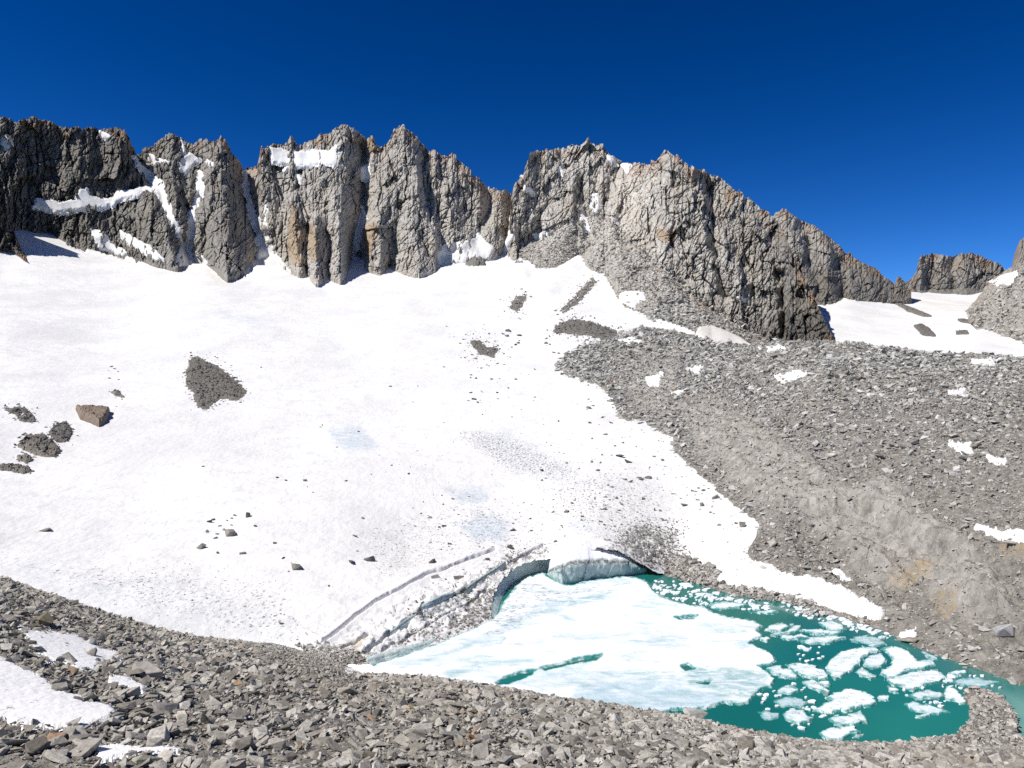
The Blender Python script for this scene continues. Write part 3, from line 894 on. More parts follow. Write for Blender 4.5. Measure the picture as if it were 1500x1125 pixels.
SNOW0 = {'dirt': 0.0, 'ice': 0.0, 'tan': 0.0}
f1, f2 = sampler(101), sampler(202)
f5 = sampler(505)
f1w = sampler(101, 41, 5.0)
CLIFF_SNOW = [
    (f1, [(3, 198), (17, 202), (18, 213), (13, 223), (1, 212)], 'small white snow patch high on the dark cliff at the left edge'),
    (f1w, [(50, 303), (53, 293), (77, 293), (87, 298), (110, 293), (119, 278), (127, 277), (133, 288), (150, 292), (170, 290), (173, 282), (187, 280), (197, 278), (213, 273), (222, 278), (213, 283), (197, 288), (173, 293), (167, 300), (147, 305), (117, 307), (80, 313), (70, 307)], 'long white snow ledge across the middle of the dark left cliff'),
    (f1, [(147, 192), (160, 198), (168, 203), (150, 203)], 'tiny snow patch near the top right corner of the left cliff'),
    (f1, [(196, 227), (203, 237), (217, 250), (233, 263), (240, 268), (239, 274), (245, 290), (252, 308), (260, 325), (267, 340), (278, 357), (284, 368), (300, 380), (302, 386), (262, 394), (257, 378), (266, 358), (255, 335), (245, 315), (235, 295), (226, 275), (213, 258), (202, 243)], 'narrow snow couloir falling between the left cliff and the double-topped peak'),
    (f1, [(217, 225), (227, 229), (240, 235), (253, 237), (247, 239), (230, 238), (220, 233)], 'thin sloping snow strip under the left top of the double-topped peak'),
    (f1, [(262, 240), (267, 232), (278, 225), (293, 233), (283, 242), (272, 253), (262, 250)], 'bright snow patch between the two tops of the double-topped peak'),
    (f1, [(265, 203), (270, 213), (273, 225), (268, 225)], 'very thin snow line at the notch of the double-topped peak'),
    (f1, [(292, 250), (296, 253), (298, 280), (290, 300), (285, 315), (283, 335), (284, 352), (284, 366), (276, 366), (272, 350), (276, 330), (278, 312), (283, 297), (289, 280)], 'thin vertical snow gully down the middle of the double-topped peak'),
    (f1, [(303, 234), (312, 239), (312, 243), (302, 240)], 'speck of snow right of the thin gully'),
    (f1, [(132, 335), (147, 340), (158, 347), (163, 357), (187, 370), (180, 376), (160, 368), (143, 366), (137, 350)], 'snow slab on the lowest rocks of the left cliff'),
    (f1, [(175, 338), (187, 343), (203, 353), (220, 360), (240, 380), (230, 382), (213, 370), (200, 362), (187, 355), (177, 345)], 'slanting snow strip beside the slab on the lowest left rocks'),
    (f1, [(357, 250), (361, 252), (357, 263), (358, 277), (363, 293), (366, 317), (370, 325), (378, 342), (376, 353), (382, 363), (374, 386), (415, 388), (402, 368), (393, 350), (391, 333), (388, 318), (396, 303), (391, 297), (381, 318), (376, 320), (370, 307), (364, 287), (362, 270)], 'forked snow couloir opening into a fan left of the orange pillars'),
    (f1w, [(395, 217), (417, 220), (437, 223), (463, 220), (483, 222), (495, 212), (502, 212), (513, 238), (503, 245), (483, 241), (460, 241), (437, 244), (418, 249), (418, 245), (433, 242), (400, 238)], 'wide bright summit snowfield below the spiky central top'),
    (f1, [(435, 255), (443, 263), (440, 266), (434, 259)], 'small snow dash just under the summit snowfield'),
    (f1, [(528, 247), (545, 237), (541, 250), (539, 265), (532, 263)], 'snow patch at the head of the central chimney'),
    (f1, [(531, 303), (536, 317), (529, 337), (524, 363), (518, 370), (521, 347), (526, 327), (531, 312)], 'thin snow ribbon inside the central chimney'),
    (f1, [(519, 375), (531, 384), (533, 394), (515, 394)], 'snow fan at the foot of the central chimney'),
    (f1, [(643, 392), (643, 370), (652, 358), (662, 356), (680, 355), (696, 350), (700, 340), (706, 350), (723, 362), (727, 378), (728, 392)], 'snow apron in the gap between the central and right peaks'),
    (f2, [(749, 317), (755, 318), (757, 327), (752, 343), (744, 363), (736, 380), (728, 385), (737, 366), (746, 347), (749, 330)], 'thin snow gully on the left edge of the right peak'),
    (f2, [(765, 258), (775, 273), (784, 283), (776, 284), (769, 275)], 'small snow patch on the upper left shoulder of the right peak'),
    (f2, [(782, 344), (803, 340), (801, 344), (786, 349)], 'flat snow dash low on the left of the right peak'),
    (f2, [(866, 285), (874, 285), (879, 299), (875, 311), (870, 316), (866, 303)], 'upper snow patch below the highest spike of the right peak'),
    (f2, [(849, 305), (855, 311), (860, 324), (864, 337), (855, 337), (852, 322)], 'lower slanting snow patch below the highest spike of the right peak'),
    (f2, [(896, 314), (904, 316), (900, 327)], 'speck of snow in the pale face of the right peak'),
    (f2, [(890, 228), (896, 230), (904, 241), (898, 241)], 'snow dash on the ridge just right of the highest spike'),
    (f2, [(911, 240), (923, 242), (918, 250)], 'snow patch in the saddle of the right peak ridge'),
    (f2, [(817, 247), (825, 240), (823, 255)], 'speck of snow under the flat left top of the right peak'),
    (f2, [(876, 424), (886, 434), (898, 437), (912, 430), (924, 426), (943, 429), (945, 438), (934, 444), (930, 455), (952, 470), (940, 470), (922, 464), (905, 462), (882, 452)], 'snow tongue reaching into the scree of the right peak'),
    (f2, [(1080, 436), (1096, 437), (1092, 440), (1082, 439)], 'tiny snow dash low on the right peak scree'),
    (f5, [(1447, 414), (1469, 404), (1500, 393), (1520, 388), (1520, 398), (1500, 400), (1478, 414), (1458, 419)], 'snow strip on the scree hillside at the right edge'),
]
for k, (f, pts, lab) in enumerate(CLIFF_SNOW):
    o = patch('snow_patch', pts, f, MAT_SNOW, 3.6, 3.0, 0.8, 4.2 if len(pts) > 12 else 2.4, 300 + k, SNOW0, along=.6, sink=.3)
    if o:
        tag(o, lab, 'snow patch', 'snow lying on the cliffs')
o = patch('snow_patch', [(1019, 491), (1025, 481), (1043, 479), (1066, 487), (1084, 496), (1103, 509), (1073, 510), (1036, 503)], f2, MAT_SNOW, 5, 3, 0.8, 1.2, 350, {'dirt': .12, 'ice': 0.0, 'tan': .75}, along=.5)
tag(o, 'dirty beige snow lens between the moraine crest and the right peak', 'snow patch', 'snow lying on the moraine')

MO_REL = mo_relief
MORAINE_SNOW = [
    ([(947, 562), (968, 554), (963, 564), (952, 569)], 'small snow patch near the left nose of the moraine'), ([(1007, 543), (1028, 539), (1020, 548)], 'short snow dash on the upper moraine left of centre'),
    ([(1136, 553), (1168, 546), (1182, 550), (1173, 556), (1145, 558)], 'grainy snow patch on the upper middle of the moraine'), ([(986, 578), (1005, 575), (992, 582)], 'thin snow dash below the two upper moraine patches'),
    ([(1390, 652), (1420, 655), (1423, 666), (1404, 664)], 'snow patch beside boulders on the right of the moraine'), ([(1446, 670), (1472, 678), (1460, 680)], 'small snow sliver right of the boulder snow patch'),
    ([(1430, 772), (1453, 776), (1472, 781), (1500, 784), (1530, 788), (1530, 798), (1500, 795), (1476, 793), (1449, 781)], 'snow band at the right edge of the moraine'),
    ([(1215, 830), (1227, 817), (1234, 827), (1246, 839), (1234, 844)], 'hook-shaped snow patch low on the moraine bank'), ([(907, 498), (926, 496), (940, 503), (917, 504)], 'flat snow patch on the left end of the moraine top'),
    ([(1112, 511), (1140, 510), (1150, 513), (1126, 515)], 'thin snow strip along the moraine crest'), ([(1420, 529), (1470, 530), (1440, 535)], 'thin broken snow on the crest at the right'),
    ([(1318, 933), (1340, 924), (1340, 930), (1328, 934)], 'little snow scrap by the shore boulder'), ([(1390, 576), (1412, 574), (1405, 580)], 'tiny snow dash high on the right of the moraine')]
for k, (pts, lab) in enumerate(MORAINE_SNOW):
    o = patch('snow_patch', pts, MO, MAT_SNOW, .9, 4, .8, 5.0, 400 + k, SNOW0, relief=mo_relief, sink=.6)
    if o:
        tag(o, lab, 'snow patch', 'snow lying on the moraine')
STRIP = [(1053, 850), (1062, 838), (1089, 830), (1110, 826), (1127, 832), (1145, 847), (1187, 852), (1210, 862), (1229, 870), (1267, 884), (1295, 899), (1290, 907), (1265, 903), (1248, 898), (1222, 892), (1201, 884), (1175, 878), (1155, 870), (1120, 862), (1080, 858)]
o = patch('snow_bank', STRIP, MO, MAT_SNOW, 1.1, 5, .8, 4.0, 420, {'dirt': .08, 'ice': 0.0, 'tan': .15}, relief=mo_relief, sink=.5)
tag(o, 'long white snow bank along the far lake shore', 'snow bank')

NEAR_SNOW = [
    ([(-60, 950), (0, 963), (20, 973), (40, 982), (67, 997), (83, 1013), (120, 1022), (123, 1030), (160, 1033), (167, 1043), (157, 1055), (133, 1063), (80, 1067), (47, 1065), (20, 1062), (10, 1052), (-60, 1050)], 'big pitted snow patch at the lower left corner'),
    ([(28, 917), (50, 925), (77, 927), (110, 930), (130, 943), (147, 950), (173, 957), (180, 965), (160, 970), (143, 973), (140, 983), (113, 983), (93, 973), (73, 967), (50, 955), (43, 940)], 'ragged snow patch dotted with rocks on the left slope'),
    ([(160, 992), (183, 990), (197, 998), (213, 1006), (209, 1014), (180, 1009), (158, 1004)], 'small snow patch left of the pale rounded boulder'),
    ([(140, 1097), (173, 1092), (197, 1096), (233, 1094), (267, 1099), (247, 1104), (200, 1106), (167, 1113), (150, 1116), (143, 1107)], 'narrow snow patch at the bottom left edge'),
    ([(505, 978), (540, 976), (552, 984), (530, 990), (508, 986)], 'grey slushy snow at the left end of the lake')]
for k, (pts, lab) in enumerate(NEAR_SNOW):
    o = patch('snow_patch', pts, NE, MAT_SNOW_NEAR, .15, 5, .6 if k else .8, 4.0, 440 + k, {'dirt': .12, 'ice': .0, 'tan': .05}, relief=lambda x, y, p: .03 * fbm(p[..., 0] / .45, p[..., 1] / .6, 2, 445) + .06 * fbm(p[..., 0] / 3, p[..., 1] / 3, 2, 447), sink=.4, aspect=.8)
    if o:
        tag(o, lab, 'snow patch', 'snow lying among the near rubble')

# ------------------------------------------------------------------ lake
wx_, wy_ = np.meshgrid(np.linspace(-140, 340, 160), np.linspace(110, 275, 110))
wp = np.stack([wx_, wy_, np.full_like(wx_, WATER)], -1)
px_ = CX + F * wx_ / wy_
py_ = CY - F * WATER / wy_
sh = sstep(-12, 22, poly_sd(px_, py_, [(1440, 1000), (1480, 1010), (1560, 1030), (1800, 1080), (1800, 1200), (1492, 1110), (1480, 1060), (1455, 1024)]))
sh = np.maximum(sh, .35 * sstep(-30, 40, poly_sd(px_, py_, [(1300, 935), (1460, 985), (1520, 1020), (1400, 1010)])))
tag(build('lake_water', wp, None, MAT_WATER, {'shallow': sh}, True), 'teal glacial lake water between the floes', kind='structure')

SHEET = [(520, 1010), (535, 984), (552, 974), (590, 961), (640, 944), (690, 924), (722, 908), (736, 888), (746, 872), (768, 848), (795, 840), (812, 852), (832, 858), (856, 854), (890, 848), (925, 846), (948, 854), (959, 870), (987, 882), (1010, 888), (1029, 890), (1040, 897), (1061, 904), (1085, 908), (1103, 911), (1116, 918), (1108, 926), (1117, 932), (1103, 938), (1097, 944), (1112, 951), (1127, 958), (1138, 969), (1127, 975), (1110, 977), (1125, 985), (1134, 995), (1130, 1006), (1118, 1010), (1104, 1020), (1096, 1030), (1082, 1033), (1060, 1030), (1033, 1039), (985, 1041), (930, 1062), (850, 1090), (700, 1060)]
POOLS = [[(726, 1003), (738, 994), (762, 986), (786, 983), (778, 990), (746, 1003), (730, 1007)], [(790, 980), (818, 974), (850, 966), (882, 961), (874, 968), (834, 975), (798, 983)],
         [(997, 977), (1008, 974), (1018, 981), (1004, 983)], [(1020, 1003), (1042, 997), (1038, 1006)], [(988, 905), (1022, 903), (1016, 908), (994, 909)], [(960, 866), (984, 872), (1000, 880), (975, 876)]]


def sheet_cut(x, y):
    w = 1.6 * fbm(x / 6, y / 4, 3, 91)
    return np.minimum.reduce([-poly_sd(x, y, p) * 1.0 + w for p in POOLS])


def a_slush(x, y):
    w = 8 * fbm(x / 25, y / 10, 3, 93)
    a = sstep(-10, 12, poly_sd(x, y, [(850, 1002), (900, 996), (980, 1000), (1050, 1015), (1070, 1030), (1000, 1045), (900, 1070), (820, 1050)]) + w)
    for p, s in (([(690, 995), (760, 985), (900, 985), (930, 1000), (800, 1012)], .6), ([(545, 980), (660, 950), (720, 925), (800, 880), (850, 868), (760, 925), (640, 975)], .55), ([(935, 920), (985, 915), (1000, 935), (950, 950)], .4), ([(800, 935), (870, 925), (900, 938), (830, 945)], .5), ([(1000, 985), (1100, 985), (1120, 1010), (1020, 1010)], .5), ([(640, 985), (700, 975), (730, 985), (660, 998)], .5)):
        a = np.maximum(a, s * sstep(-8, 8, poly_sd(x, y, p) + w))
    return a


def a_wet(x, y):
    w = 6 * fbm(x / 14, y / 5, 4, 95)
    a = .40 * sstep(-2, 6, fbm(x / 60, y / 14, 3, 98) * 12) + .0 * x
    for p, s in (([(560, 985), (660, 955), (700, 940), (690, 948), (620, 975)], .5), ([(770, 905), (830, 880), (900, 868), (890, 876), (820, 900)], .6), ([(700, 945), (740, 938), (735, 945), (705, 950)], .8), ([(640, 990), (700, 975), (705, 980), (660, 995)], .6), ([(870, 985), (1000, 985), (1060, 1000), (900, 995)], .5), ([(1000, 975), (1125, 985), (1125, 1010), (1085, 1032), (1010, 1010)], .62), ([(920, 940), (1000, 930), (1040, 945), (960, 955)], .35)):
        a = np.maximum(a, s * sstep(-4, 4, poly_sd(x, y, p) + w))
    return a


def a_sheetdirt(x, y):
    return .40 * sstep(-8, 8, poly_sd(x, y, [(735, 880), (770, 850), (820, 862), (930, 850), (900, 866), (800, 890), (760, 925), (700, 940)]))


ICE0 = {'slush': 0.0, 'wet': 0.0, 'dirt': 0.0}
o = patch('ice_sheet', SHEET, WA, MAT_FLOE, .32, 2.0, 1.1, 3.0, 501, {'slush': a_slush, 'wet': a_wet, 'dirt': a_sheetdirt}, sink=.3, frozen=sheet_cut, aspect=.72,
          relief=lambda x, y, p: .22 * fbm(p[..., 0] / 6, p[..., 1] / 4, 3, 97) + .5 * sstep(.35, .8, ridged(p[..., 0] / 40, p[..., 1] / 14, 2, 99)) * .5)
tag(o, 'huge white ice sheet with meltwater streaks covering the left of the lake', 'ice sheet')

Z = lambda l: [(800 + a / 2.143, 750 + b / 2.143) for a, b in l]
FLOES = [
    ([(690, 372), (700, 358), (740, 351), (775, 353), (745, 372), (705, 380)], 'small white floe just off the tip of the ice sheet', 0),
    ([(706, 386), (745, 376), (780, 356), (802, 360), (792, 376), (765, 386), (720, 391)], 'second small floe split from the one off the sheet tip', 0),
    ([(740, 390), (800, 387), (826, 395), (790, 402), (745, 400)], 'thin flat floe below the split pair', 0), ([(860, 350), (900, 345), (925, 355), (948, 367), (925, 376), (885, 372)], 'white floe in the upper open water near the far shore', 0),
    ([(790, 372), (850, 369), (890, 374), (930, 380), (900, 389), (820, 381)], 'slender floe under the upper open water floe', 0), ([(800, 408), (850, 392), (900, 390), (938, 396), (905, 406), (890, 415), (830, 413)], 'long pointed floe above the dark central water', 0),
    ([(635, 312), (690, 312), (722, 306), (734, 314), (690, 321), (645, 319)], 'bright wedge floe in the teal bay under the snow bank', 0),
    ([(875, 490), (890, 466), (920, 445), (955, 433), (990, 425), (1035, 428), (1052, 436), (1015, 445), (990, 460), (982, 486), (950, 500), (930, 520), (905, 527), (890, 512)], 'big curved floe right of the dark central water', 0),
    ([(998, 466), (1020, 452), (1048, 446), (1068, 460), (1070, 474), (1052, 490), (1018, 492), (1000, 484)], 'grooved round floe inside the curve of the big floe', .25),
    ([(970, 500), (990, 492), (1012, 508), (1036, 520), (1020, 528), (985, 514)], 'small hooked floe below the curved floe', 0),
    ([(1055, 432), (1085, 424), (1115, 428), (1140, 440), (1152, 455), (1172, 472), (1215, 468), (1222, 482), (1175, 498), (1130, 500), (1110, 515), (1075, 524), (1046, 512), (1060, 498), (1082, 486), (1086, 462)], 'large white floe near the right shore', .08),
    ([(1066, 526), (1112, 516), (1140, 506), (1195, 498), (1230, 500), (1258, 520), (1232, 538), (1185, 548), (1150, 562), (1118, 550), (1090, 548)], 'broad floe touching the large floe near the right shore', 0),
    ([(1068, 546), (1092, 553), (1112, 560), (1108, 570), (1080, 566)], 'chunk of ice at the corner of the broad floe', 0), ([(1265, 508), (1290, 498), (1314, 500), (1320, 508), (1290, 518)], 'small isolated floe near the outlet', 0),
    ([(1250, 575), (1258, 553), (1280, 553), (1296, 572), (1312, 586), (1318, 602), (1300, 602), (1280, 594), (1256, 590)], 'compact floe left of the rocky spit', 0), ([(752, 482), (800, 474), (835, 484), (870, 497), (888, 512), (886, 524), (850, 530), (812, 520), (775, 500)], 'broad floe below the dark central water', 0),
    ([(690, 492), (738, 484), (768, 500), (800, 522), (765, 524), (715, 512)], 'greyish floe beside the notch of the ice sheet', .2), ([(806, 536), (840, 532), (868, 548), (893, 562), (884, 574), (850, 564), (822, 552)], 'slanting narrow floe in the middle of the open water', 0),
    ([(852, 536), (885, 532), (892, 545), (872, 548)], 'small floe tucked behind the slanting narrow floe', 0),
    ([(720, 560), (760, 544), (792, 556), (794, 566), (760, 573), (730, 569)], 'blurry grey floe under the notch of the sheet', .35),
    ([(836, 626), (868, 604), (898, 596), (880, 584), (902, 570), (960, 558), (1005, 568), (1036, 592), (1038, 606), (985, 618), (940, 626), (880, 633)], 'big bright floe in the dark lower water', 0),
    ([(885, 652), (900, 642), (948, 640), (985, 630), (1000, 645), (1008, 660), (965, 672), (930, 676), (905, 668)], 'broken floe directly below the big bright floe', .1),
    ([(858, 695), (890, 680), (930, 676), (965, 672), (984, 692), (940, 706), (920, 720), (884, 722), (868, 708)], 'lowest broken floe close to the near shore', .1),
    ([(742, 634), (775, 618), (806, 628), (842, 650), (826, 660), (795, 670), (755, 656)], 'rough floe near the near shore left of the lowest one', .25), ([(716, 596), (758, 580), (800, 588), (822, 598), (806, 612), (738, 612)], 'slushy grey-green floe in the lower water', .7),
    ([(668, 630), (690, 624), (730, 634), (728, 650), (690, 652)], 'faint slushy floe with a brown stone on it', .8), ([(1125, 604), (1160, 598), (1205, 606), (1245, 622), (1276, 628), (1230, 637), (1170, 630), (1135, 618)], 'streaky half-melted floe left of the spit', .45),
    ([(1140, 578), (1175, 562), (1205, 558), (1245, 572), (1235, 588), (1195, 586), (1160, 592)], 'broken flat floe above the half-melted one', .3), ([(512, 292), (530, 283), (566, 279), (596, 288), (634, 290), (606, 304), (566, 306), (545, 312)], 'white floe at the upper edge of the ice sheet', 0),
    ([(950, 402), (985, 390), (1030, 390), (1058, 402), (1068, 418), (1030, 424), (985, 412)], 'thin bluish floe above the curved floe', .65), ([(1270, 532), (1310, 522), (1350, 520), (1420, 534), (1380, 548), (1310, 548)], 'faint slush patch at the lake outlet', .75),
    ([(1040, 582), (1060, 575), (1078, 580), (1068, 596), (1046, 594)], 'little grey floe right of the big bright floe', .3), ([(1160, 640), (1200, 636), (1216, 642), (1180, 648)], 'thin ice sliver below the half-melted floe', .2), ([(955, 712), (975, 702), (1004, 697), (985, 706)], 'thin curved ice sliver by the lowest floe', .1),
    ([(672, 396), (690, 392), (706, 400), (690, 408), (674, 404)], 'round little floe at the sheet tip', 0), ([(1180, 440), (1210, 446), (1236, 466), (1200, 458)], 'grey sliver beside the large right floe', .4)]
for k, (pts, lab, sl) in enumerate(FLOES):
    o = patch('ice_floe', Z(pts), WA, MAT_FLOE, .30 if sl < .3 else (.2 if sl < .5 else .10), 1.6, .55, 1.0, 520 + k, {'slush': sl, 'wet': .55 if sl >= .6 else (.25, .45, .15, .35)[k % 4], 'dirt': (.22, .30, .16, .26)[k % 4]}, sink=.35, aspect=.8, angular=2.0,
              relief=lambda x, y, p: .10 * fbm(p[..., 0] / 2.5, p[..., 1] / 2, 3, 111))
    if o:
        tag(o, lab, 'ice floe', 'ice floes drifting on the lake')
# brash ice: many small fragments at the top of the lake and beside the shore
BRASH = [([(948, 852), (985, 848), (1050, 868), (1130, 885), (1140, 895), (1060, 893), (1010, 884), (965, 872)], 120), ([(1140, 880), (1215, 900), (1280, 920), (1300, 935), (1240, 918), (1150, 898)], 45), ([(1230, 905), (1320, 935), (1290, 935), (1235, 920)], 25),
         ([(1100, 1020), (1170, 1000), (1230, 1035), (1180, 1070), (1120, 1050)], 26), ([(1300, 1000), (1400, 1000), (1470, 1010), (1440, 990), (1330, 985)], 22), ([(1150, 960), (1200, 930), (1220, 950), (1180, 985)], 12), ([(1320, 1000), (1410, 1005), (1390, 1040), (1330, 1040)], 14)]
FLOE_POLY = [Z(p[0]) for p in FLOES]
nb_ = 0
for poly, cnt in BRASH:
    a = np.array(poly)
    tries = 0
    made = 0
    while made < cnt and tries < cnt * 12:
        tries += 1
        x, y = random.uniform(a[:, 0].min(), a[:, 0].max()), random.uniform(a[:, 1].min(), a[:, 1].max())
        q = (np.array([x]), np.array([y]))
        if poly_sd(*q, poly)[0] < 0 or poly_sd(*q, SHEET)[0] > -2 or any(poly_sd(*q, p)[0] > -2 for p in FLOE_POLY):
            continue
        w = random.choice((2.0, 2.5, 3, 3, 4, 5, 7))
        hgt = w * random.uniform(.28, .42)
        sk = random.uniform(-.5, .5)
        n = random.randint(5, 7)
        pts = []
        for i in range(n):
            t = 2 * math.pi * i / n + random.uniform(-.3, .3)
            r = random.uniform(.75, 1.15)
            pts.append((x + w * r * math.cos(t) + sk * w * math.sin(t), y + hgt * r * math.sin(t)))
        P = PT(np.array([p[0] for p in pts]), np.array([p[1] for p in pts]), WA(np.array([p[0] for p in pts]), np.array([p[1] for p in pts])))
        hh = random.uniform(.12, .35)
        ctr = P.mean(0)
        me = bpy.data.meshes.new('brash_ice')
        low = [tuple(v - ctr + np.array([0, 0, -.1])) for v in P]
        top = [tuple((v - ctr) * np.array([.9, .86, 1]) + np.array([0, 0, hh * random.uniform(.7, 1.2)])) for v in P]
        me.from_pydata(low + top + [(0, 0, hh * 1.15)], [], [(i, (i + 1) % n, n + (i + 1) % n, n + i) for i in range(n)] + [(n + i, n + (i + 1) % n, 2 * n) for i in range(n)])
        for nm, v in (('slush', random.choice((0, 0, .2, .5))), ('wet', random.choice((0, 0, .2))), ('dirt', random.choice((0, .1, .2)))):
            at = me.attributes.new(nm, 'FLOAT', 'POINT')
            at.data.foreach_set('value', np.full(2 * n + 1, v, np.float32))
        me.materials.append(MAT_FLOE)
        o = bpy.data.objects.new('brash_ice', me)
        o.location = ctr
        COL.objects.link(o)
        tag(o, 'small fragment of white ice floating on the teal water among other fragments', 'ice fragment', 'small ice fragments on the lake')
        made += 1

# ------------------------------------------------------------------ ice cliffs at the snout of the glacier
def ice_wall(label, bot, top, hang, rows=26, stepx=.7, seed=1, roll=6, snowy=0.0, dirt=.5, thick=5, depth=None, cap=0.0):
    """A wall of ice from the water (BOT, photo pixels) up to its lip (TOP), bulging out by HANG metres, rolling back over the lip."""
    n = int(max(sum(math.dist(a, b) for a, b in zip(bot[:-1], bot[1:])), 20) / stepx)

    def resample(l):
        a = np.array(l, float)
        s = np.concatenate([[0], np.cumsum(np.hypot(*(a[1:] - a[:-1]).T))])
        t = np.linspace(0, s[-1], n)
        return np.interp(t, s, a[:, 0]), np.interp(t, s, a[:, 1])
    bx, by = resample(bot)
    tx, ty = resample(top)
    D = (depth or WA)(bx, by)
    B = PT(bx, by, D)
    Tt = PT(tx, ty, D + 1.0)
    v = np.linspace(0, 1, rows)[:, None]
    P = B[None] * (1 - v[..., None]) + Tt[None] * v[..., None]
    P[0, :, 2] -= 1.0
    u = np.arange(n)[None, :] * stepx
    hgt = np.maximum((Tt - B)[:, 2], .3)[None, :]
    bulge = hang * hgt * np.sin(np.pi * np.clip(v, 0, 1)) ** .8
    rel = .07 * hgt * facets(u / 16 + 0 * v, v * 2.2 + 0 * u, seed, 1.0, .5) + .22 * fbm(u / 5 + 0 * v, v * 5 + 0 * u, 3, seed + 2)
    lean_ = np.clip((v - .5) / .5, 0, 1) ** 1.4
    P[..., 1] += cap * lean_ - bulge * (1 - .0 * v) - rel * (1 - .8 * lean_ * (cap > 0))
    back = []
    for k in range(1, roll + 1):
        b = P[-1].copy()
        b[:, 1] += thick * k / roll
        b[:, 2] += .35 * math.sin(math.pi * k / roll) - 1.4 * (k / roll) ** 3
        back.append(b)
    P = np.concatenate([P, np.stack(back)])
    vv = np.concatenate([v[:, 0], np.full(roll, 1.3)])[:, None] + 0 * u
    wv = .07 * fbm(u / 14 + 0 * vv, 0 * vv + .5, 3, seed + 5)
    dt = dirt * (sstep(.50, .58, vv + wv) * sstep(.70, .62, vv + wv) if snowy else sstep(.66, .84, vv + wv) * sstep(1.25, 1.0, vv)) + .25 * dirt
    sn = sstep(.62, .70, vv + wv) * snowy
    o = build('ice_cliff', P, None, MAT_ICE, {'dirt': dt, 'snowy': sn}, True, True)
    return tag(o, label, 'ice cliff')


ice_wall('large rounded blue-grey ice block overhanging the back of the lake', [(801, 841), (812, 850), (824, 856), (838, 855), (850, 853), (870, 849), (890, 847), (910, 845), (926, 843), (945, 840)],
         [(803, 839), (806, 827), (814, 816), (826, 809), (842, 805), (862, 803), (890, 803), (915, 807), (935, 816), (950, 828)], .12, seed=601, snowy=1.0, dirt=.8, thick=9, cap=9.0)
ice_wall('shadowed teal ice wall curving in an arch left of the ice block', [(732, 912), (729, 900), (733, 884), (740, 866), (752, 853), (770, 842), (790, 837), (806, 838)],
         [(722, 908), (720, 890), (724, 872), (736, 850), (752, 835), (766, 826), (786, 820), (812, 816)], -.10, seed=611, dirt=.12, thick=5)
ice_wall('low grey ice wall at the left end of the lake', [(540, 978), (552, 975), (566, 969), (582, 965), (600, 958), (620, 952), (640, 943)],
         [(536, 968), (550, 964), (566, 960), (582, 956), (600, 950), (620, 945), (638, 939)], .05, seed=621, dirt=.35, thick=4)

ice_wall('blue ice face half way up the layered ice edge', [(618, 898), (630, 893), (645, 886), (662, 879)], [(617, 889), (630, 882), (646, 874), (664, 869)], .05, seed=631, dirt=.3, thick=3, depth=lambda x, y: GL(x, y) - 1.0)
ice_wall('grey ice face where the layered edge meets the arch', [(684, 872), (698, 862), (714, 851), (730, 840), (744, 828)], [(683, 862), (697, 852), (712, 842), (728, 832), (743, 822)], .05, seed=641, dirt=.7, thick=3, depth=lambda x, y: GL(x, y) - 1.0)
ice_wall('small dark ice face low on the layered ice edge', [(572, 934), (585, 926), (598, 916), (610, 908)], [(571, 927), (584, 918), (597, 908), (609, 902)], .05, seed=651, dirt=.6, thick=3, depth=lambda x, y: GL(x, y) - .8)

ORD = ['nearest', 'second nearest', 'third nearest', 'fourth nearest']
LM_NEAR = [('pale rounded boulder by the snow patch', 215, 991), ('big pitted snow patch', 60, 1020), ('ragged rock-dotted snow patch', 105, 950), ('narrow bottom left snow patch', 205, 1102), ('tan slab on the left crest', 358, 950), ('long pale lower left slab', 380, 1075), ('brown stone left of centre', 435, 1100),
           ('slushy snow at the lake end', 528, 984), ('orange-tan stone at slope centre', 600, 1041), ('five-sided light slab', 620, 1071), ('rust-orange tilted stone', 692, 1084), ('broad pale rim slab', 720, 1020), ('orange-red rim stone', 885, 1043), ('big light rim block', 1020, 1052), ('lowest broken floe', 1230, 1080), ('curved gravel spit', 1440, 1060),
           ('yellow-green lichened stone', 158, 942), ('olive-brown boulder', 60, 915), ('tan cube-like stone', 345, 1005), ('cracked grey slab', 245, 1043), ('rust-streaked slab', 80, 1083)]
LM_MOR = [('big shaded right shore boulder', 1470, 912), ('slab at the right waterline', 1332, 941), ('hook-shaped snow patch', 1230, 830), ('long snow bank by the lake', 1180, 865), ('right edge snow band', 1480, 783), ('snow patch beside boulders', 1405, 658), ('pale bank boulder', 1124, 622), ('bluish-grey bank slab', 1194, 661), ('flat slab below the crest', 1136, 525),
          ('grainy upper snow patch', 1160, 552), ('left nose snow patch', 958, 561), ('short upper snow dash', 1018, 543), ('thin broken crest snow', 1445, 532), ('moraine nose', 830, 535), ('ochre-stained till', 1330, 825), ('dark-sided boulder', 1290, 676), ('tiny high snow dash', 1400, 577)]
LM_GLA = [('triangular gravel mound', 315, 560), ('brown rock block', 137, 611), ('largest left edge outcrop', 57, 655), ('pyramid boulder', 295, 803), ('double-humped boulder', 337, 783), ('long flat dark slab', 434, 832), ('two boulders above the crevasse', 528, 823), ('left blue ice patch', 515, 640), ('middle blue ice patch', 690, 725), ('lower blue ice patch', 705, 775),
          ('patchy middle gravel', 708, 512), ('high gravel streak', 758, 445), ('arched dark slab', 909, 669), ('rounded boulder on the right', 950, 701), ('dark boulder pair by the moraine', 915, 610), ('dirt fan by the ice block', 950, 800), ('rounded ice block', 870, 830), ('boulder on the snow corner', 1088, 771), ('moraine nose', 830, 535), ('slanting gravel streak', 848, 430), ('grey speckled snow', 750, 660), ('wedge stone of the cluster', 364, 757)]
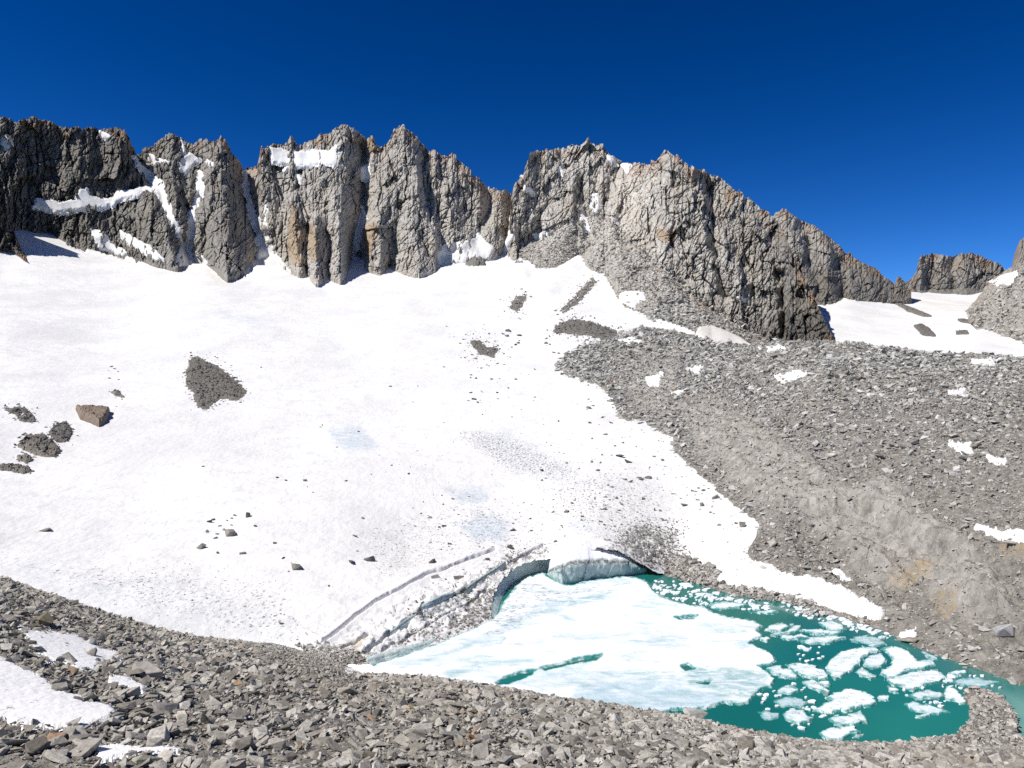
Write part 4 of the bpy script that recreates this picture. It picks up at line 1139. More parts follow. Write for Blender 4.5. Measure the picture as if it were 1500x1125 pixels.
LM_ICE = [('rounded ice block', 945, 845), ('upper edge white floe', 1065, 887), ('bright wedge floe', 1120, 897), ('far shore floe', 1222, 918), ('big curved floe', 1245, 975), ('large right shore floe', 1330, 975), ('isolated outlet floe', 1402, 987), ('compact spit floe', 1400, 1018), ('half-melted floe', 1360, 1040), ('big bright floe', 1240, 1030), ('rough near shore floe', 1168, 1050), ('slanting narrow floe', 1195, 1005),
          ('ice sheet notch', 1115, 978), ('pointed floe', 1205, 936), ('long snow bank', 1200, 880), ('little rubble tongue', 1010, 845)]


def name_by_landmarks(objs, marks, noun, shared, group):
    """Each thing is told apart by the landmark next to it, the side it lies on and its turn from there."""
    sets = {}
    for o in objs:
        x, y, z = o.location
        px, py = CX + F * x / y, CY - F * z / y
        nm, lx, ly = min(marks, key=lambda m: math.hypot(px - m[1], (py - m[2]) * 1.3))
        a = math.degrees(math.atan2(-(py - ly) * 1.3, px - lx)) % 360
        side = ('right of', 'above right of', 'above', 'above left of', 'left of', 'below left of', 'below', 'below right of')[int((a + 22.5) // 45) % 8]
        sets.setdefault((nm, side), []).append((math.hypot(px - lx, (py - ly) * 1.3), o))
    for (nm, side), l in sets.items():
        l.sort(key=lambda t: t[0])
        for k, (d, o) in enumerate(l):
            o['group'] = group
            if k < 4:
                o['label'] = '%s %s %s the %s' % (ORD[k], noun, side, nm)
            else:
                o['label'] = '%s farther out %s the %s' % (shared, side, nm)


name_by_landmarks([o for o in COL.objects if o.name.startswith('brash_ice')], LM_ICE, 'small ice fragment', 'small ice fragment', 'small ice fragments on the lake')

# ------------------------------------------------------------------ stones
def hull(seed, dims, n=13, detail=False):
    rg = np.random.default_rng(seed)
    bm = bmesh.new()
    p = rg.uniform(-1, 1, (n, 3))
    p /= np.maximum(np.abs(p).max(1), 1e-6)[:, None] ** .75
    for c in p * np.array(dims) * .5 / np.abs(p).max(0):
        bm.verts.new(c)
    r = bmesh.ops.convex_hull(bm, input=bm.verts)
    bmesh.ops.delete(bm, geom=list({g for g in r['geom_interior'] + r['geom_unused'] if isinstance(g, bmesh.types.BMVert)}), context='VERTS')
    if detail:
        bmesh.ops.dissolve_limit(bm, angle_limit=.16, verts=bm.verts, edges=bm.edges)
        bmesh.ops.bevel(bm, geom=list(bm.edges), offset=.022, segments=1, affect='EDGES', profile=.6, clamp_overlap=True)
        bmesh.ops.triangulate(bm, faces=bm.faces)
    bmesh.ops.recalc_face_normals(bm, faces=bm.faces)
    me = bpy.data.meshes.new('stone_shape')
    bm.to_mesh(me)
    bm.free()
    return me


DIMS = [(1, .75, .42), (1, .6, .28), (1, .8, .25), (1, .55, .4), (.95, .85, .55), (1, .5, .22), (1, .7, .33), (1, .85, .38)]
SHAPES = [hull(900 + k, DIMS[k % 8], 9 + k % 6) for k in range(24)]
FINE = [hull(950 + k, DIMS[k % 8], 10 + k % 7, True) for k in range(24)]


def shape_set(name, mat):
    c = bpy.data.collections.new(name)
    for k, me in enumerate(SHAPES):
        m2 = me.copy()
        m2.materials.append(mat)
        c.objects.link(bpy.data.objects.new('stone_shape', m2))
    return c


def scatter(name, P, size, mat, seed, label, flat=0.45, tall=1.0):
    rg = np.random.default_rng(seed)
    n = len(P)
    me = bpy.data.meshes.new(name)
    me.vertices.add(n)
    me.vertices.foreach_set('co', P.astype(np.float32).ravel())
    rot = np.stack([rg.normal(0, flat, n), rg.normal(0, flat, n), rg.uniform(0, 6.283, n)], -1)
    sc = size[:, None] * np.stack([rg.uniform(.8, 1.25, n), rg.uniform(.7, 1.15, n), tall * rg.uniform(.7, 1.3, n)], -1)
    for nm, typ, a in (('rot', 'FLOAT_VECTOR', rot), ('size', 'FLOAT_VECTOR', sc)):
        me.attributes.new(nm, typ, 'POINT').data.foreach_set('vector', a.astype(np.float32).ravel())
    me.attributes.new('pick', 'INT', 'POINT').data.foreach_set('value', rg.integers(0, len(SHAPES), n).astype(np.int32))
    o = bpy.data.objects.new(name, me)
    COL.objects.link(o)
    ng = bpy.data.node_groups.new(name, 'GeometryNodeTree')
    ng.interface.new_socket('Geometry', in_out='INPUT', socket_type='NodeSocketGeometry')
    ng.interface.new_socket('Geometry', in_out='OUTPUT', socket_type='NodeSocketGeometry')
    N, L = ng.nodes, ng.links
    gi, go = N.new('NodeGroupInput'), N.new('NodeGroupOutput')
    ip = N.new('GeometryNodeInstanceOnPoints')
    ci = N.new('GeometryNodeCollectionInfo')
    ci.inputs['Collection'].default_value = shape_set(name + '_shapes', mat)
    ci.inputs['Separate Children'].default_value = True
    ci.inputs['Reset Children'].default_value = True
    ip.inputs['Pick Instance'].default_value = True
    at = {}
    for nm, typ in (('rot', 'FLOAT_VECTOR'), ('size', 'FLOAT_VECTOR'), ('pick', 'INT')):
        a = N.new('GeometryNodeInputNamedAttribute')
        a.data_type = typ
        a.inputs['Name'].default_value = nm
        at[nm] = a.outputs['Attribute']
    L.new(gi.outputs[0], ip.inputs['Points'])
    L.new(ci.outputs[0], ip.inputs['Instance'])
    L.new(at['pick'], ip.inputs['Instance Index'])
    L.new(at['rot'], ip.inputs['Rotation'])
    L.new(at['size'], ip.inputs['Scale'])
    L.new(ip.outputs[0], go.inputs[0])
    md = o.modifiers.new('scatter', 'NODES')
    md.node_group = ng
    return tag(o, label, kind='stuff')


BMESH = {}


def boulder(P, size, mat, label, cat='boulder', group=None, name='boulder', rot=None, tall=1.0, shape=None, sxy=None):
    k = random.randrange(24) if shape is None else shape
    key = (k, mat.name)
    if key not in BMESH:
        BMESH[key] = FINE[k].copy()
        BMESH[key].materials.append(mat)
    o = bpy.data.objects.new(name, BMESH[key])
    o.location = P
    o.rotation_euler = rot or (random.gauss(0, .3), random.gauss(0, .3), random.uniform(0, 6.28))
    sx_, sy_ = sxy or (random.uniform(.85, 1.2), random.uniform(.75, 1.1))
    o.scale = (size * sx_, size * sy_, size * tall * random.uniform(.8, 1.25))
    COL.objects.link(o)
    return tag(o, label, cat, group)


def power(n, lo, hi, a, rg):
    u = rg.random(n)
    return (lo ** (1 - a) + u * (hi ** (1 - a) - lo ** (1 - a))) ** (1 / (1 - a))


# --- near slope
rg = np.random.default_rng(77)


def near_points(n, dmin=24):
    """Points spread evenly over the near slope (photo column, metres out)."""
    out = []
    while sum(len(a) for a in out) < n:
        D = np.sqrt(rg.uniform(dmin ** 2, 150 ** 2, n))
        x = rg.uniform(-190, 1690, n)
        s0, Dr, C = near_params(x)
        k = D < Dr + 8
        out.append(np.stack([x[k], D[k]], -1))
    q = np.concatenate(out)[:n]
    return q[:, 0], q[:, 1]


NSNOW = [p for p, _ in NEAR_SNOW]


def near_ok(x, D, z, margin=0.0):
    y = CY - F * z / D
    sd = np.maximum.reduce([poly_sd(x, y, p) + 3.5 * fbm(x / 7, y / 4.5, 4, 440 + k) for k, p in enumerate(NSNOW)])
    return sd < 2.0 + margin, y


NN = 110000
x, D = near_points(NN)
z = near_z(x, D)
ok, y = near_ok(x, D, z)
ok |= (rg.random(NN) < .05) & (np.abs(x - 105) < 90) & (y < 990)          # stones lying out on the ragged patch
size = power(NN, .19, 1.35, 2.5, rg)
big = rg.choice(np.nonzero((x > -10) & (x < 1510) & (D > 36) & (y > 900) & (y < 1120))[0], 40, replace=False)
size[big] = rg.uniform(1.3, 1.9, 40)
gravel = sstep(40, 0, poly_sd(x, y, [(380, 940), (450, 946), (545, 965), (530, 985), (430, 965)]) * -1)
size = np.where((rg.random(NN) < gravel) & (size > .5), .35, size)
P = np.stack([(x - CX) / F * D, D, z + size * .08 + rg.uniform(-.05, .12, NN)], -1)
P[:, 2] -= .004 * np.maximum(D - near_params(x)[1], 0) ** 2
inview = (x > -10) & (x < 1510) & (y > 840) & (y < 1130) & ok & (D < near_params(x)[1] + 1)
rank = np.argsort(np.where(inview, -size / D, 0))[:230]
single = np.zeros(NN, bool)
single[rank] = True
rest = ok & ~single
scatter('rubble', P[rest], size[rest], MAT_NEAR, 5, 'grey angular rubble covering the near slope', .38, .85)
LOT = []
gx_, gD_ = near_points(40000)
gk = gD_ < 75
gx_, gD_ = gx_[gk], gD_[gk]
gz_ = near_z(gx_, gD_)
gok, _ = near_ok(gx_, gD_, gz_)
gP = np.stack([(gx_ - CX) / F * gD_, gD_, gz_ + .05], -1)[gok]
scatter('gravel', gP, power(len(gP), .10, .40, 2.2, rg), MAT_NEAR, 15, 'fine grey gravel between the stones of the near slope', .5)
for i in rank:
    LOT.append(boulder(P[i], size[i], MAT_NEAR, 'grey angular boulder lying among the rubble of the near slope', group='larger grey boulders in the near rubble slope'))
name_by_landmarks(LOT, LM_NEAR, 'grey boulder', 'grey boulder', 'larger grey boulders in the near rubble slope')


def near_boulder(x, y, wpx, label, mat=MAT_NEAR, rgb=None, **kw):
    x, y = float(x), float(y)
    D = float(NE(np.array([x]), np.array([y]))[0])
    p = PT(np.array([x]), np.array([y]), np.array([D]))[0]
    s = wpx * D / F
    p[2] += s * .12
    if rgb:
        mat = tinted(rgb)
    return boulder(p, s, mat, label, **kw)


TINT = {}


def tinted(rgb):
    if rgb not in TINT:
        TINT[rgb] = mat_rubble('boulder_rock', [(0, tuple(c * .9 for c in rgb)), (1, tuple(min(c * 1.1, 1) for c in rgb))], 0.0, .6)
    return TINT[rgb]


near_boulder(215, 991, 52, 'pale rounded boulder at the right end of the small left snow patch', rgb=(.36, .335, .30), shape=4, tall=.8, rot=(.2, .1, .4))
near_boulder(106, 970, 27, 'grey block sitting on the ragged snow patch', rgb=(.24, .23, .21), tall=1.1)
near_boulder(95, 1012, 24, 'dark boulder on the upper edge of the big pitted snow patch', rgb=(.10, .097, .09), tall=1.2)
near_boulder(113, 1028, 20, 'dark flat stone at the right side of the big pitted snow patch', rgb=(.11, .106, .10))
near_boulder(128, 1026, 24, 'charcoal boulder next to the dark flat stone by the pitted snow', rgb=(.09, .088, .085))
near_boulder(60, 915, 42, 'olive-brown lichened boulder above the ragged snow patch', rgb=(.20, .175, .115), tall=.9)
near_boulder(358, 950, 30, 'tan sunlit slab on the crest of the left slope', rgb=(.40, .31, .22), tall=.8)
near_boulder(600, 1041, 15, 'small orange-tan stone in the centre of the near slope', rgb=(.42, .30, .17))
near_boulder(692, 1084, 26, 'rust-orange tilted stone near the bottom centre', rgb=(.42, .22, .09), rot=(.5, .5, .7))
near_boulder(620, 1071, 30, 'light five-sided slab facing up right of bottom centre', rgb=(.36, .345, .32), rot=(.5, 0, .3), tall=.7)
near_boulder(664, 1082, 38, 'grey wedge-shaped boulder beside the rust-orange stone', rgb=(.22, .215, .20))
near_boulder(1020, 1052, 36, 'big light block on the rim above the open teal water', rgb=(.37, .355, .33), tall=1.1)
near_boulder(1040, 1061, 14, 'dark wedge leaning on the big light rim block', rgb=(.10, .10, .095), tall=1.3)
near_boulder(736, 1013, 20, 'tan stone on the rim left of the teal streak', rgb=(.40, .33, .24))
near_boulder(720, 1020, 34, 'broad pale slab on the rim below the ice sheet', rgb=(.36, .345, .315), tall=.7)
near_boulder(885, 1043, 9, 'small orange-red stone on the rim below the blue slush', rgb=(.40, .17, .08))
near_boulder(435, 1100, 22, 'brown stone low on the slope left of centre', rgb=(.30, .20, .12))
near_boulder(80, 1083, 32, 'rust-streaked slab below the big pitted snow patch', rgb=(.34, .22, .14), tall=.6)
near_boulder(33, 1083, 34, 'large slate-grey slab at the lower left corner', rgb=(.30, .285, .265), tall=.8)
near_boulder(215, 1120, 40, 'grey-green boulder cut by the bottom edge', rgb=(.28, .275, .215))
near_boulder(245, 1043, 42, 'cracked grey slab cluster head right of the pitted snow', rgb=(.25, .235, .215), tall=1.1)
near_boulder(380, 1075, 40, 'long pale slab lying on the lower left slope', rgb=(.34, .32, .29), tall=.5)
near_boulder(90, 1108, 40, 'speckled granite block at the bottom left', rgb=(.31, .295, .28), tall=.6)
near_boulder(158, 942, 14, 'yellow-green lichened stone on the left slope crest', rgb=(.30, .27, .12))
near_boulder(345, 1005, 16, 'tan cube-like stone on the middle of the left slope', rgb=(.33, .25, .16))

# --- moraine
NMO = 150000
x = rg.uniform(815, 1600, NMO * 3)
v = rg.random(NMO * 3)
cy_ = crest_y(x)
yb_ = np.interp(x, [800, 1000, 1060, 1200, 1300, 1400, 1500, 1620, 1800], [640, 864, 879, 910, 943, 981, 1022, 1062, 1100])
y = cy_ - 1 + (yb_ - cy_) * v
sd = mo_sd(x, y)
D = MO(x, y)
D2 = MO(x, y + 1.5)
area = D * np.maximum(D - D2, .02)
area = np.minimum(area / np.quantile(area, .93), 1)
snow_sd = np.maximum.reduce([poly_sd(x, y, p) for p, _ in MORAINE_SNOW] + [poly_sd(x, y, STRIP)])
tl = sstep(-10, 12, till_sd(x, y) + 24 * fbm(x / 34, y / 26, 5, 61, .6))
dens = area * (1 - .15 * tl) * np.where(snow_sd > -1.5, .22, 1.0)
fade = np.where(sd > 3, 1.0, np.exp(np.minimum(sd - 3, 0) / 6.5))
k = rg.random(len(x)) < dens * fade * 1.0
k &= sd > -16
idx = np.nonzero(k)[0]
idx = rg.permutation(idx)[:NMO]
x, y, D, tl = x[idx], y[idx], D[idx], tl[idx]
n = len(x)
size = power(n, .62, 5.0, 3.0, rg) * np.interp(D, [150, 250, 450, 700], [.55, .75, 1.15, 1.5]) * (1 - .35 * tl)
P = PT(x, y, D)
P[:, 2] += mo_relief(x, y, P) + size * .10
inview = (x < 1505) & (y < 1060)
rank = np.argsort(np.where(inview, -size / D, 0))[:110]
single = np.zeros(n, bool)
single[rank] = True
scatter('rubble', P[~single], size[~single], MAT_FAR, 6, 'grey rubble covering the moraine right of the lake')
LOT = []
for i in rank:
    LOT.append(boulder(P[i], size[i], MAT_FAR, 'grey boulder standing out in the rubble of the moraine right of the lake', group='larger boulders on the moraine right of the lake'))


name_by_landmarks(LOT, LM_MOR, 'grey boulder', 'grey boulder', 'larger boulders on the moraine right of the lake')


# scree below the cliffs
def talus_points(seed, tal, n):
    xs, yb, yc, D, rows = GREEN[seed]
    c = rg.uniform(0, len(xs) - 1.001, n)
    v = rg.random(n)
    tv = np.interp(np.interp(c, np.arange(len(xs)), xs), *zip(*tal))
    r = v * np.minimum(tv * 1.15, 1) * (rows - 1)
    i, j = np.minimum(r.astype(int), rows - 2), c.astype(int)
    Dv = D[i, j] * (1 - (r - i)) + D[i + 1, j] * (r - i)
    x = np.interp(c, np.arange(len(xs)), xs)
    y = yb[j] + (yc[j] - yb[j]) * r / (rows - 1)
    k = (tv > .03) & (rg.random(n) < tv * 1.8)
    return PT(x[k], y[k], Dv[k] - 1.0)


for sd_, tal, n_, lab in ((202, [(727, .1), (780, .2), (850, .42), (900, .45), (960, .36), (1040, .22), (1120, .1), (1160, .0), (1233, .0)], 16000, 'grey scree at the foot of the right-hand granite peak'),
                          (505, [(1418, .7), (1475, .85), (1490, .7), (1700, .6)], 4000, 'brown scree on the hillside at the right edge')):
    p = talus_points(sd_, tal, n_)
    scatter('scree', p, power(len(p), 2.0, 9.0, 2.8, rg), MAT_FAR, sd_ + 3, lab, .5)


def mo_boulder(x, y, wpx, label, rgb, **kw):
    xx, yy = np.array([float(x)]), np.array([float(y)])
    D = MO(xx, yy)
    p = PT(xx, yy, D)
    p[..., 2] += mo_relief(xx, yy, p)
    s = wpx * float(D[0]) / F
    p[..., 2] += s * .15
    return boulder(p[0], s, tinted(rgb), label, **kw)


mo_boulder(1470, 912, 27, 'big pale-grey boulder with a shaded right side on the right shore', (.40, .40, .39), tall=1.5, shape=4)
mo_boulder(1332, 941, 24, 'brown-grey slab at the waterline of the right shore', (.30, .27, .235), tall=1.0)
mo_boulder(1399, 905, 14, 'pale boulder uphill of the shore left of the big one', (.38, .38, .36))
mo_boulder(1214, 875, 12, 'grey boulder embedded in the snow bank by the lake', (.28, .27, .26), tall=1.2)
mo_boulder(1136, 525, 24, 'flat grey slab just below the moraine crest', (.27, .26, .24), tall=.6)
mo_boulder(1124, 622, 14, 'pale boulder on the bank in the middle of the moraine', (.38, .355, .31))
mo_boulder(1158, 646, 9, 'dark upright stone right of the pale bank boulder', (.10, .10, .095), tall=1.6)
mo_boulder(1194, 661, 22, 'bluish-grey slab on the upper right bank', (.34, .35, .36), tall=.6)
mo_boulder(1430, 660, 18, 'tan boulder between the two snow scraps on the right', (.35, .30, .24), tall=1.2)
mo_boulder(1290, 676, 14, 'dark-sided boulder on the right half of the moraine', (.17, .165, .155), tall=1.1)
mo_boulder(1262, 616, 12, 'low dark boulder high on the right moraine', (.15, .145, .14))

# --- gravel spit in the lake
SPIT = [(1270, 1110), (1310, 1095), (1360, 1089), (1400, 1084), (1418, 1066), (1426, 1048), (1424, 1034), (1414, 1022), (1420, 1013), (1442, 1014), (1462, 1024), (1480, 1040), (1488, 1058), (1490, 1082), (1520, 1100), (1600, 1130), (1300, 1130)]
o = patch('spit', SPIT, WA, MAT_GROUND, 1.1, 6, 1.2, 2.0, 700, {'till': 0.0, 'ochre': 0.0}, sink=.5)
tag(o, 'curved gravel spit at the right end of the lake', kind='structure')
n = 4500
x, y = rg.uniform(1260, 1560, n), rg.uniform(1008, 1112, n)
sd = poly_sd(x, y, SPIT) + 2 * fbm(x / 7, y / 4.5, 4, 700)
k = sd > -2.5
x, y, sd = x[k], y[k], sd[k]
size = power(len(x), .35, 1.9, 2.6, rg)
P = PT(x, y, WA(x, y))
P[:, 2] += 1.1 * np.sqrt(np.clip((sd + 3) / 6, 0, 1)) + .05
scatter('rubble', P, size, MAT_FAR, 8, 'grey stones covering the spit at the right end of the lake')
# rubble tongues along the snow bank's foot
SHORE_RUB = [([(972, 842), (985, 815), (1005, 818), (1040, 832), (1056, 840), (1050, 858), (1010, 855)], 900), ([(1050, 856), (1090, 860), (1160, 872), (1180, 868), (1200, 886), (1180, 890), (1110, 876)], 500), ([(1165, 896), (1200, 893), (1225, 895), (1222, 902), (1180, 903)], 90), ([(430, 944), (470, 944), (545, 958), (552, 970), (520, 985), (470, 968)], 1100)]
PS, SS = [], []
for poly, cnt in SHORE_RUB:
    a = np.array(poly)
    x, y = rg.uniform(a[:, 0].min(), a[:, 0].max(), cnt * 3), rg.uniform(a[:, 1].min(), a[:, 1].max(), cnt * 3)
    k = poly_sd(x, y, poly) + 2 * fbm(x / 7, y / 5, 3, 720) > 0
    x, y = x[k][:cnt], y[k][:cnt]
    lakeD = WA(x, y)
    D = np.minimum(np.where(x < 600, GL(x, y), MO(x, y)), lakeD)
    p = PT(x, y, D)
    s = power(len(x), .4 if a[0, 0] < 600 else .6, 2.6 if a[0, 0] > 600 else 1.2, 2.4, rg)
    p[:, 2] += s * .12
    PS.append(p)
    SS.append(s)
scatter('rubble', np.concatenate(PS), np.concatenate(SS), MAT_FAR, 9, 'grey stones at the water\'s edge below the snow bank')

# --- outcrops and stones on the glacier
def gsurf(x, y):
    p = PT(x, y, GL(x, y))
    X, Y = p[..., 0], p[..., 1]
    p[..., 2] += 1.6 * sstep(250, 700, GL(x, y)) * fbm(X / 120, Y / 120, 3, 41)
    return p


def grel(x, y, p):
    return 1.6 * sstep(250, 700, p[..., 1]) * fbm(p[..., 0] / 120, p[..., 1] / 120, 3, 41)


def outcrop(name, pts, label, cat, mat, h, soft, seed, bump=1.0, bscale=3.0, stones=0, smax=2.5, scat=3.0, rough=2.0):
    o = patch(name, pts, GL, mat, h, soft, .7, rough, seed, {'till': 0.0, 'ochre': 0.0}, bump=bump, bscale=bscale, relief=grel, sink=.3)
    tag(o, label, cat)
    if stones:
        a = np.array(pts)
        x, y = rg.uniform(a[:, 0].min() - scat * 3, a[:, 0].max() + scat * 3, stones * 9), rg.uniform(a[:, 1].min() - scat * 2, a[:, 1].max() + scat * 2, stones * 9)
        sd = poly_sd(x, y, pts)
        k = rg.random(len(x)) < np.where(sd > 0, 1, np.exp(sd / scat))
        x, y, sd = x[k][:stones], y[k][:stones], sd[k][:stones]
        p = gsurf(x, y)
        s = power(len(x), .7, smax, 2.3, rg)
        p[:, 2] += np.where(sd > 0, h * np.sqrt(np.clip((sd + .3 * soft) / soft, 0, 1)), 0) + s * .1
        q = scatter('gravel', p - np.array(o.location), s, MAT_DARK, seed + 1, None, .4)
        q.parent = o
    return o


outcrop('gravel_mound', [(283, 525), (296, 528), (320, 541), (344, 560), (357, 575), (349, 583), (325, 580), (320, 584), (312, 588), (301, 597), (293, 594), (285, 573), (276, 560), (276, 544), (280, 533)], 'large dark triangular gravel mound on the left of the glacier', 'gravel mound', MAT_OUT, .9, 12, 801, .5, 2.2, 1000, 2.4, 5, rough=5)
outcrop('rock_outcrop', [(112, 600), (139, 601), (160, 604), (158, 612), (153, 620), (145, 625), (133, 619), (118, 614)], 'solid brown rock block on the left of the glacier', 'rock outcrop', MAT_BROWN, 3.6, 3, 803, .65, 4.5, 0, rough=.8)
outcrop('rock_outcrop', [(8, 599), (36, 598), (49, 610), (50, 615), (30, 615), (24, 606)], 'flat dark rubble outcrop highest at the left edge of the glacier', 'rock outcrop', MAT_OUT, .7, 5, 805, .6, 2.5, 130, 2.8, 3.5)
outcrop('rock_outcrop', [(73, 632), (84, 622), (97, 619), (106, 632), (100, 645), (88, 647), (76, 640)], 'dark rubble outcrop between the brown block and the lower ledge', 'rock outcrop', MAT_OUT, .8, 5, 807, .6, 2.5, 150, 2.8, 3)
outcrop('rock_outcrop', [(27, 652), (40, 640), (62, 637), (78, 648), (87, 660), (84, 666), (66, 668), (45, 662)], 'largest layered brown-grey outcrop near the left edge of the glacier', 'rock outcrop', MAT_OUT, 1.0, 6, 809, .8, 3, 190, 3.2, 3)
outcrop('rock_outcrop', [(25, 669), (38, 667), (46, 675), (40, 677), (28, 674)], 'small outcrop just below the largest left-edge outcrop', 'rock outcrop', MAT_OUT, 1.2, 3, 811, .6, 2, 25, 2, 2)
outcrop('rock_outcrop', [(0, 683), (20, 683), (38, 685), (48, 691), (35, 693), (14, 690), (0, 688)], 'low dark rock row lowest at the left edge of the glacier', 'rock outcrop', MAT_OUT, 1.2, 3, 813, .6, 2, 40, 2.2, 2)
outcrop('rock_outcrop', [(163, 575), (172, 573), (181, 582), (170, 580)], 'small grey outcrop above the brown block', 'rock outcrop', MAT_OUT, 1.2, 2.5, 815, .5, 2, 12, 2.4, 2)
outcrop('gravel_mound', [(690, 502), (702, 500), (712, 510), (728, 512), (722, 522), (705, 518)], 'patchy dark gravel on the middle right of the glacier', 'gravel patch', MAT_OUT, .5, 6, 817, .4, 2.5, 320, 3, 9)
outcrop('gravel_mound', [(748, 448), (758, 436), (770, 433), (766, 446), (756, 456)], 'dark gravel streak high on the glacier below the right peak', 'gravel patch', MAT_OUT, .6, 5, 819, .8, 3, 220, 4.5, 6, rough=4)
outcrop('gravel_mound', [(822, 454), (838, 440), (852, 424), (868, 408), (872, 412), (858, 430), (842, 446), (826, 456)], 'long dark gravel streak slanting under the right peak', 'gravel patch', MAT_OUT, .6, 5, 821, .8, 3, 380, 4.5, 5, rough=4)
outcrop('gravel_mound', [(813, 484), (822, 475), (838, 470), (867, 474), (885, 481), (903, 490), (890, 498), (862, 489), (835, 487)], 'smooth dark gravel hump at the top end of the moraine', 'gravel mound', MAT_OUT, 1.2, 9, 823, .6, 4, 900, 3.6, 5, rough=4)
outcrop('rock_outcrop', [(686, 384), (690, 366), (697, 361), (708, 366), (717, 374), (708, 386), (696, 390)], 'dark pointed rock island in the snow apron between the peaks', 'rock outcrop', MAT_OUT, 9, 9, 825, 3.5, 10, 0, rough=1.0)
o = patch('gravel_mound', [(1340, 478), (1350, 476), (1362, 483), (1369, 491), (1352, 489)], SF, MAT_OUT, 2.5, 4, .7, 1.0, 831, bump=1, bscale=4)
tag(o, 'dark gravel island on the right-hand snowfield', 'gravel patch')
o = patch('gravel_mound', [(1308, 442), (1318, 445), (1340, 453), (1364, 463), (1352, 463), (1330, 456)], SF, MAT_OUT, 2.0, 3, .7, 1.0, 833, bump=1, bscale=4)
tag(o, 'thin dark debris stripe across the right-hand snowfield', 'gravel patch')
o = patch('gravel_mound', [(1404, 468), (1422, 469), (1440, 473), (1424, 475)], SF, MAT_OUT, 2.0, 3, .7, 1.0, 835, bump=1, bscale=4)
tag(o, 'small gravel strip at the right end of the side snowfield', 'gravel patch')
o = patch('gravel_mound', [(1400, 485), (1416, 485), (1418, 488), (1402, 488)], SF, MAT_OUT, 1.5, 3, .7, .8, 837, bump=1, bscale=4)
tag(o, 'tiny gravel dash below the small strip on the side snowfield', 'gravel patch')

NAMED = [(295, 803, 15, 'dark pyramid boulder alone on the lower left glacier', 1.4), (337, 783, 21, 'double-humped boulder in the cluster on the lower left glacier', .9), (434, 832, 21, 'long flat dark slab on the lower glacier', .7), (515, 825, 19, 'left of two neighbouring boulders above the crevasse', .8), (541, 822, 17, 'right pointed one of two boulders above the crevasse', 1.2),
         (364, 757, 12, 'wedge stone at the upper right of the lower left cluster', .8), (673, 848, 18, 'tan-grey boulder in the dirty ice above the arch', .9), (715, 821, 13, 'boulder on the dirty ice right of the crevasse', 1.0), (748, 803, 13, 'boulder at the top of the dirty ice ridge', 1.1), (638, 847, 14, 'flat boulder beside the crevasse line', .7),
         (950, 701, 12, 'rounded boulder on the right side of the glacier', 1.3), (939, 702, 11, 'low stone left of the rounded boulder on the right of the glacier', .6), (909, 669, 16, 'arched dark slab on the right of the glacier', .7), (920, 678, 13, 'dark stone just below the arched slab', .8), (915, 610, 17, 'dark boulder pair at the edge of the moraine', .8), (1047, 730, 13, 'boulder at the edge where glacier meets the lower moraine', .7), (1088, 771, 13, 'boulder on the snow corner by the moraine', .8), (1028, 740, 12, 'flat stone on the snow right of the stone field', .7), (1002, 741, 10, 'stone at the right fringe of the stone field', .9), (633, 824, 11, 'stone right of the two boulders above the crevasse', .9)]
for x, y, w, lab, tl_ in NAMED:
    p = gsurf(np.array([float(x)]), np.array([float(y)]))[0]
    s = w * p[1] / F
    p[2] += s * .12
    boulder(p, s, MAT_DARK, lab, tall=tl_)
SMALL = [(406, 700, 6), (419, 704, 5), (447, 704, 6), (450, 713, 3), (458, 721, 3), (507, 705, 5), (544, 695, 4), (599, 694, 6), (605, 589, 4), (572, 566, 5), (471, 623, 4), (470, 626, 3), (493, 655, 4), (525, 633, 6), (531, 760, 6), (687, 728, 6), (663, 731, 6), (671, 754, 4), (631, 759, 7), (649, 771, 7), (744, 486, 9), (737, 489, 6), (742, 493, 7), (761, 492, 7), (759, 502, 6), (696, 526, 6), (650, 538, 5), (689, 554, 6), (697, 554, 5), (719, 555, 7), (756, 555, 5), (744, 569, 7), (728, 576, 6), (689, 576, 6), (706, 575, 5), (695, 586, 7), (700, 591, 6), (730, 584, 4), (862, 585, 6), (863, 597, 10), (818, 618, 6), (864, 619, 6), (895, 620, 7), (881, 611, 6), (887, 637, 8), (867, 642, 6), (917, 640, 6), (812, 517, 6), (859, 499, 7), (958, 669, 7), (923, 707, 8), (986, 724, 7), (942, 732, 8), (837, 737, 8), (830, 750, 9), (885, 746, 8), (853, 757, 6), (879, 765, 7), (967, 749, 6), (888, 793, 9), (814, 794, 7), (1053, 770, 6), (327, 777, 9), (374, 771, 9), (309, 765, 11), (316, 788, 7), (319, 811, 7), (355, 811, 9), (404, 797, 8), (414, 819, 10), (423, 838, 5), (482, 858, 6), (412, 914, 8), (333, 763, 5), (322, 771, 6), (339, 770, 6), (339, 760, 5), (304, 779, 7), (345, 755, 6), (318, 782, 5), (312, 762, 6), (520, 786, 10), (648, 771, 6), (645, 805, 6), (750, 777, 9), (667, 825, 8), (660, 797, 5), (630, 796, 5), (522, 807, 4), (65, 778, 14), (72, 776, 8), (402, 795, 5), (1065, 795, 5), (160, 555, 5), (168, 541, 4), (172, 545, 4), (163, 538, 4), (158, 544, 4), (174, 557, 5), (172, 596, 4), (298, 684, 6), (325, 546, 3), (382, 537, 4), (650, 620, 3), (612, 566, 3)]
LOT = []
for x, y, w in SMALL:
    p = gsurf(np.array([x + random.uniform(-.6, .6)]), np.array([y + random.uniform(-.6, .6)]))[0]
    s = max(w, 3.2) * p[1] / F * 1.05
    p[2] += s * .10
    LOT.append(boulder(p, s, MAT_DARK, 'dark stone lying by itself on the white glacier', 'stone', 'single stones scattered on the glacier', 'stone', tall=.8))
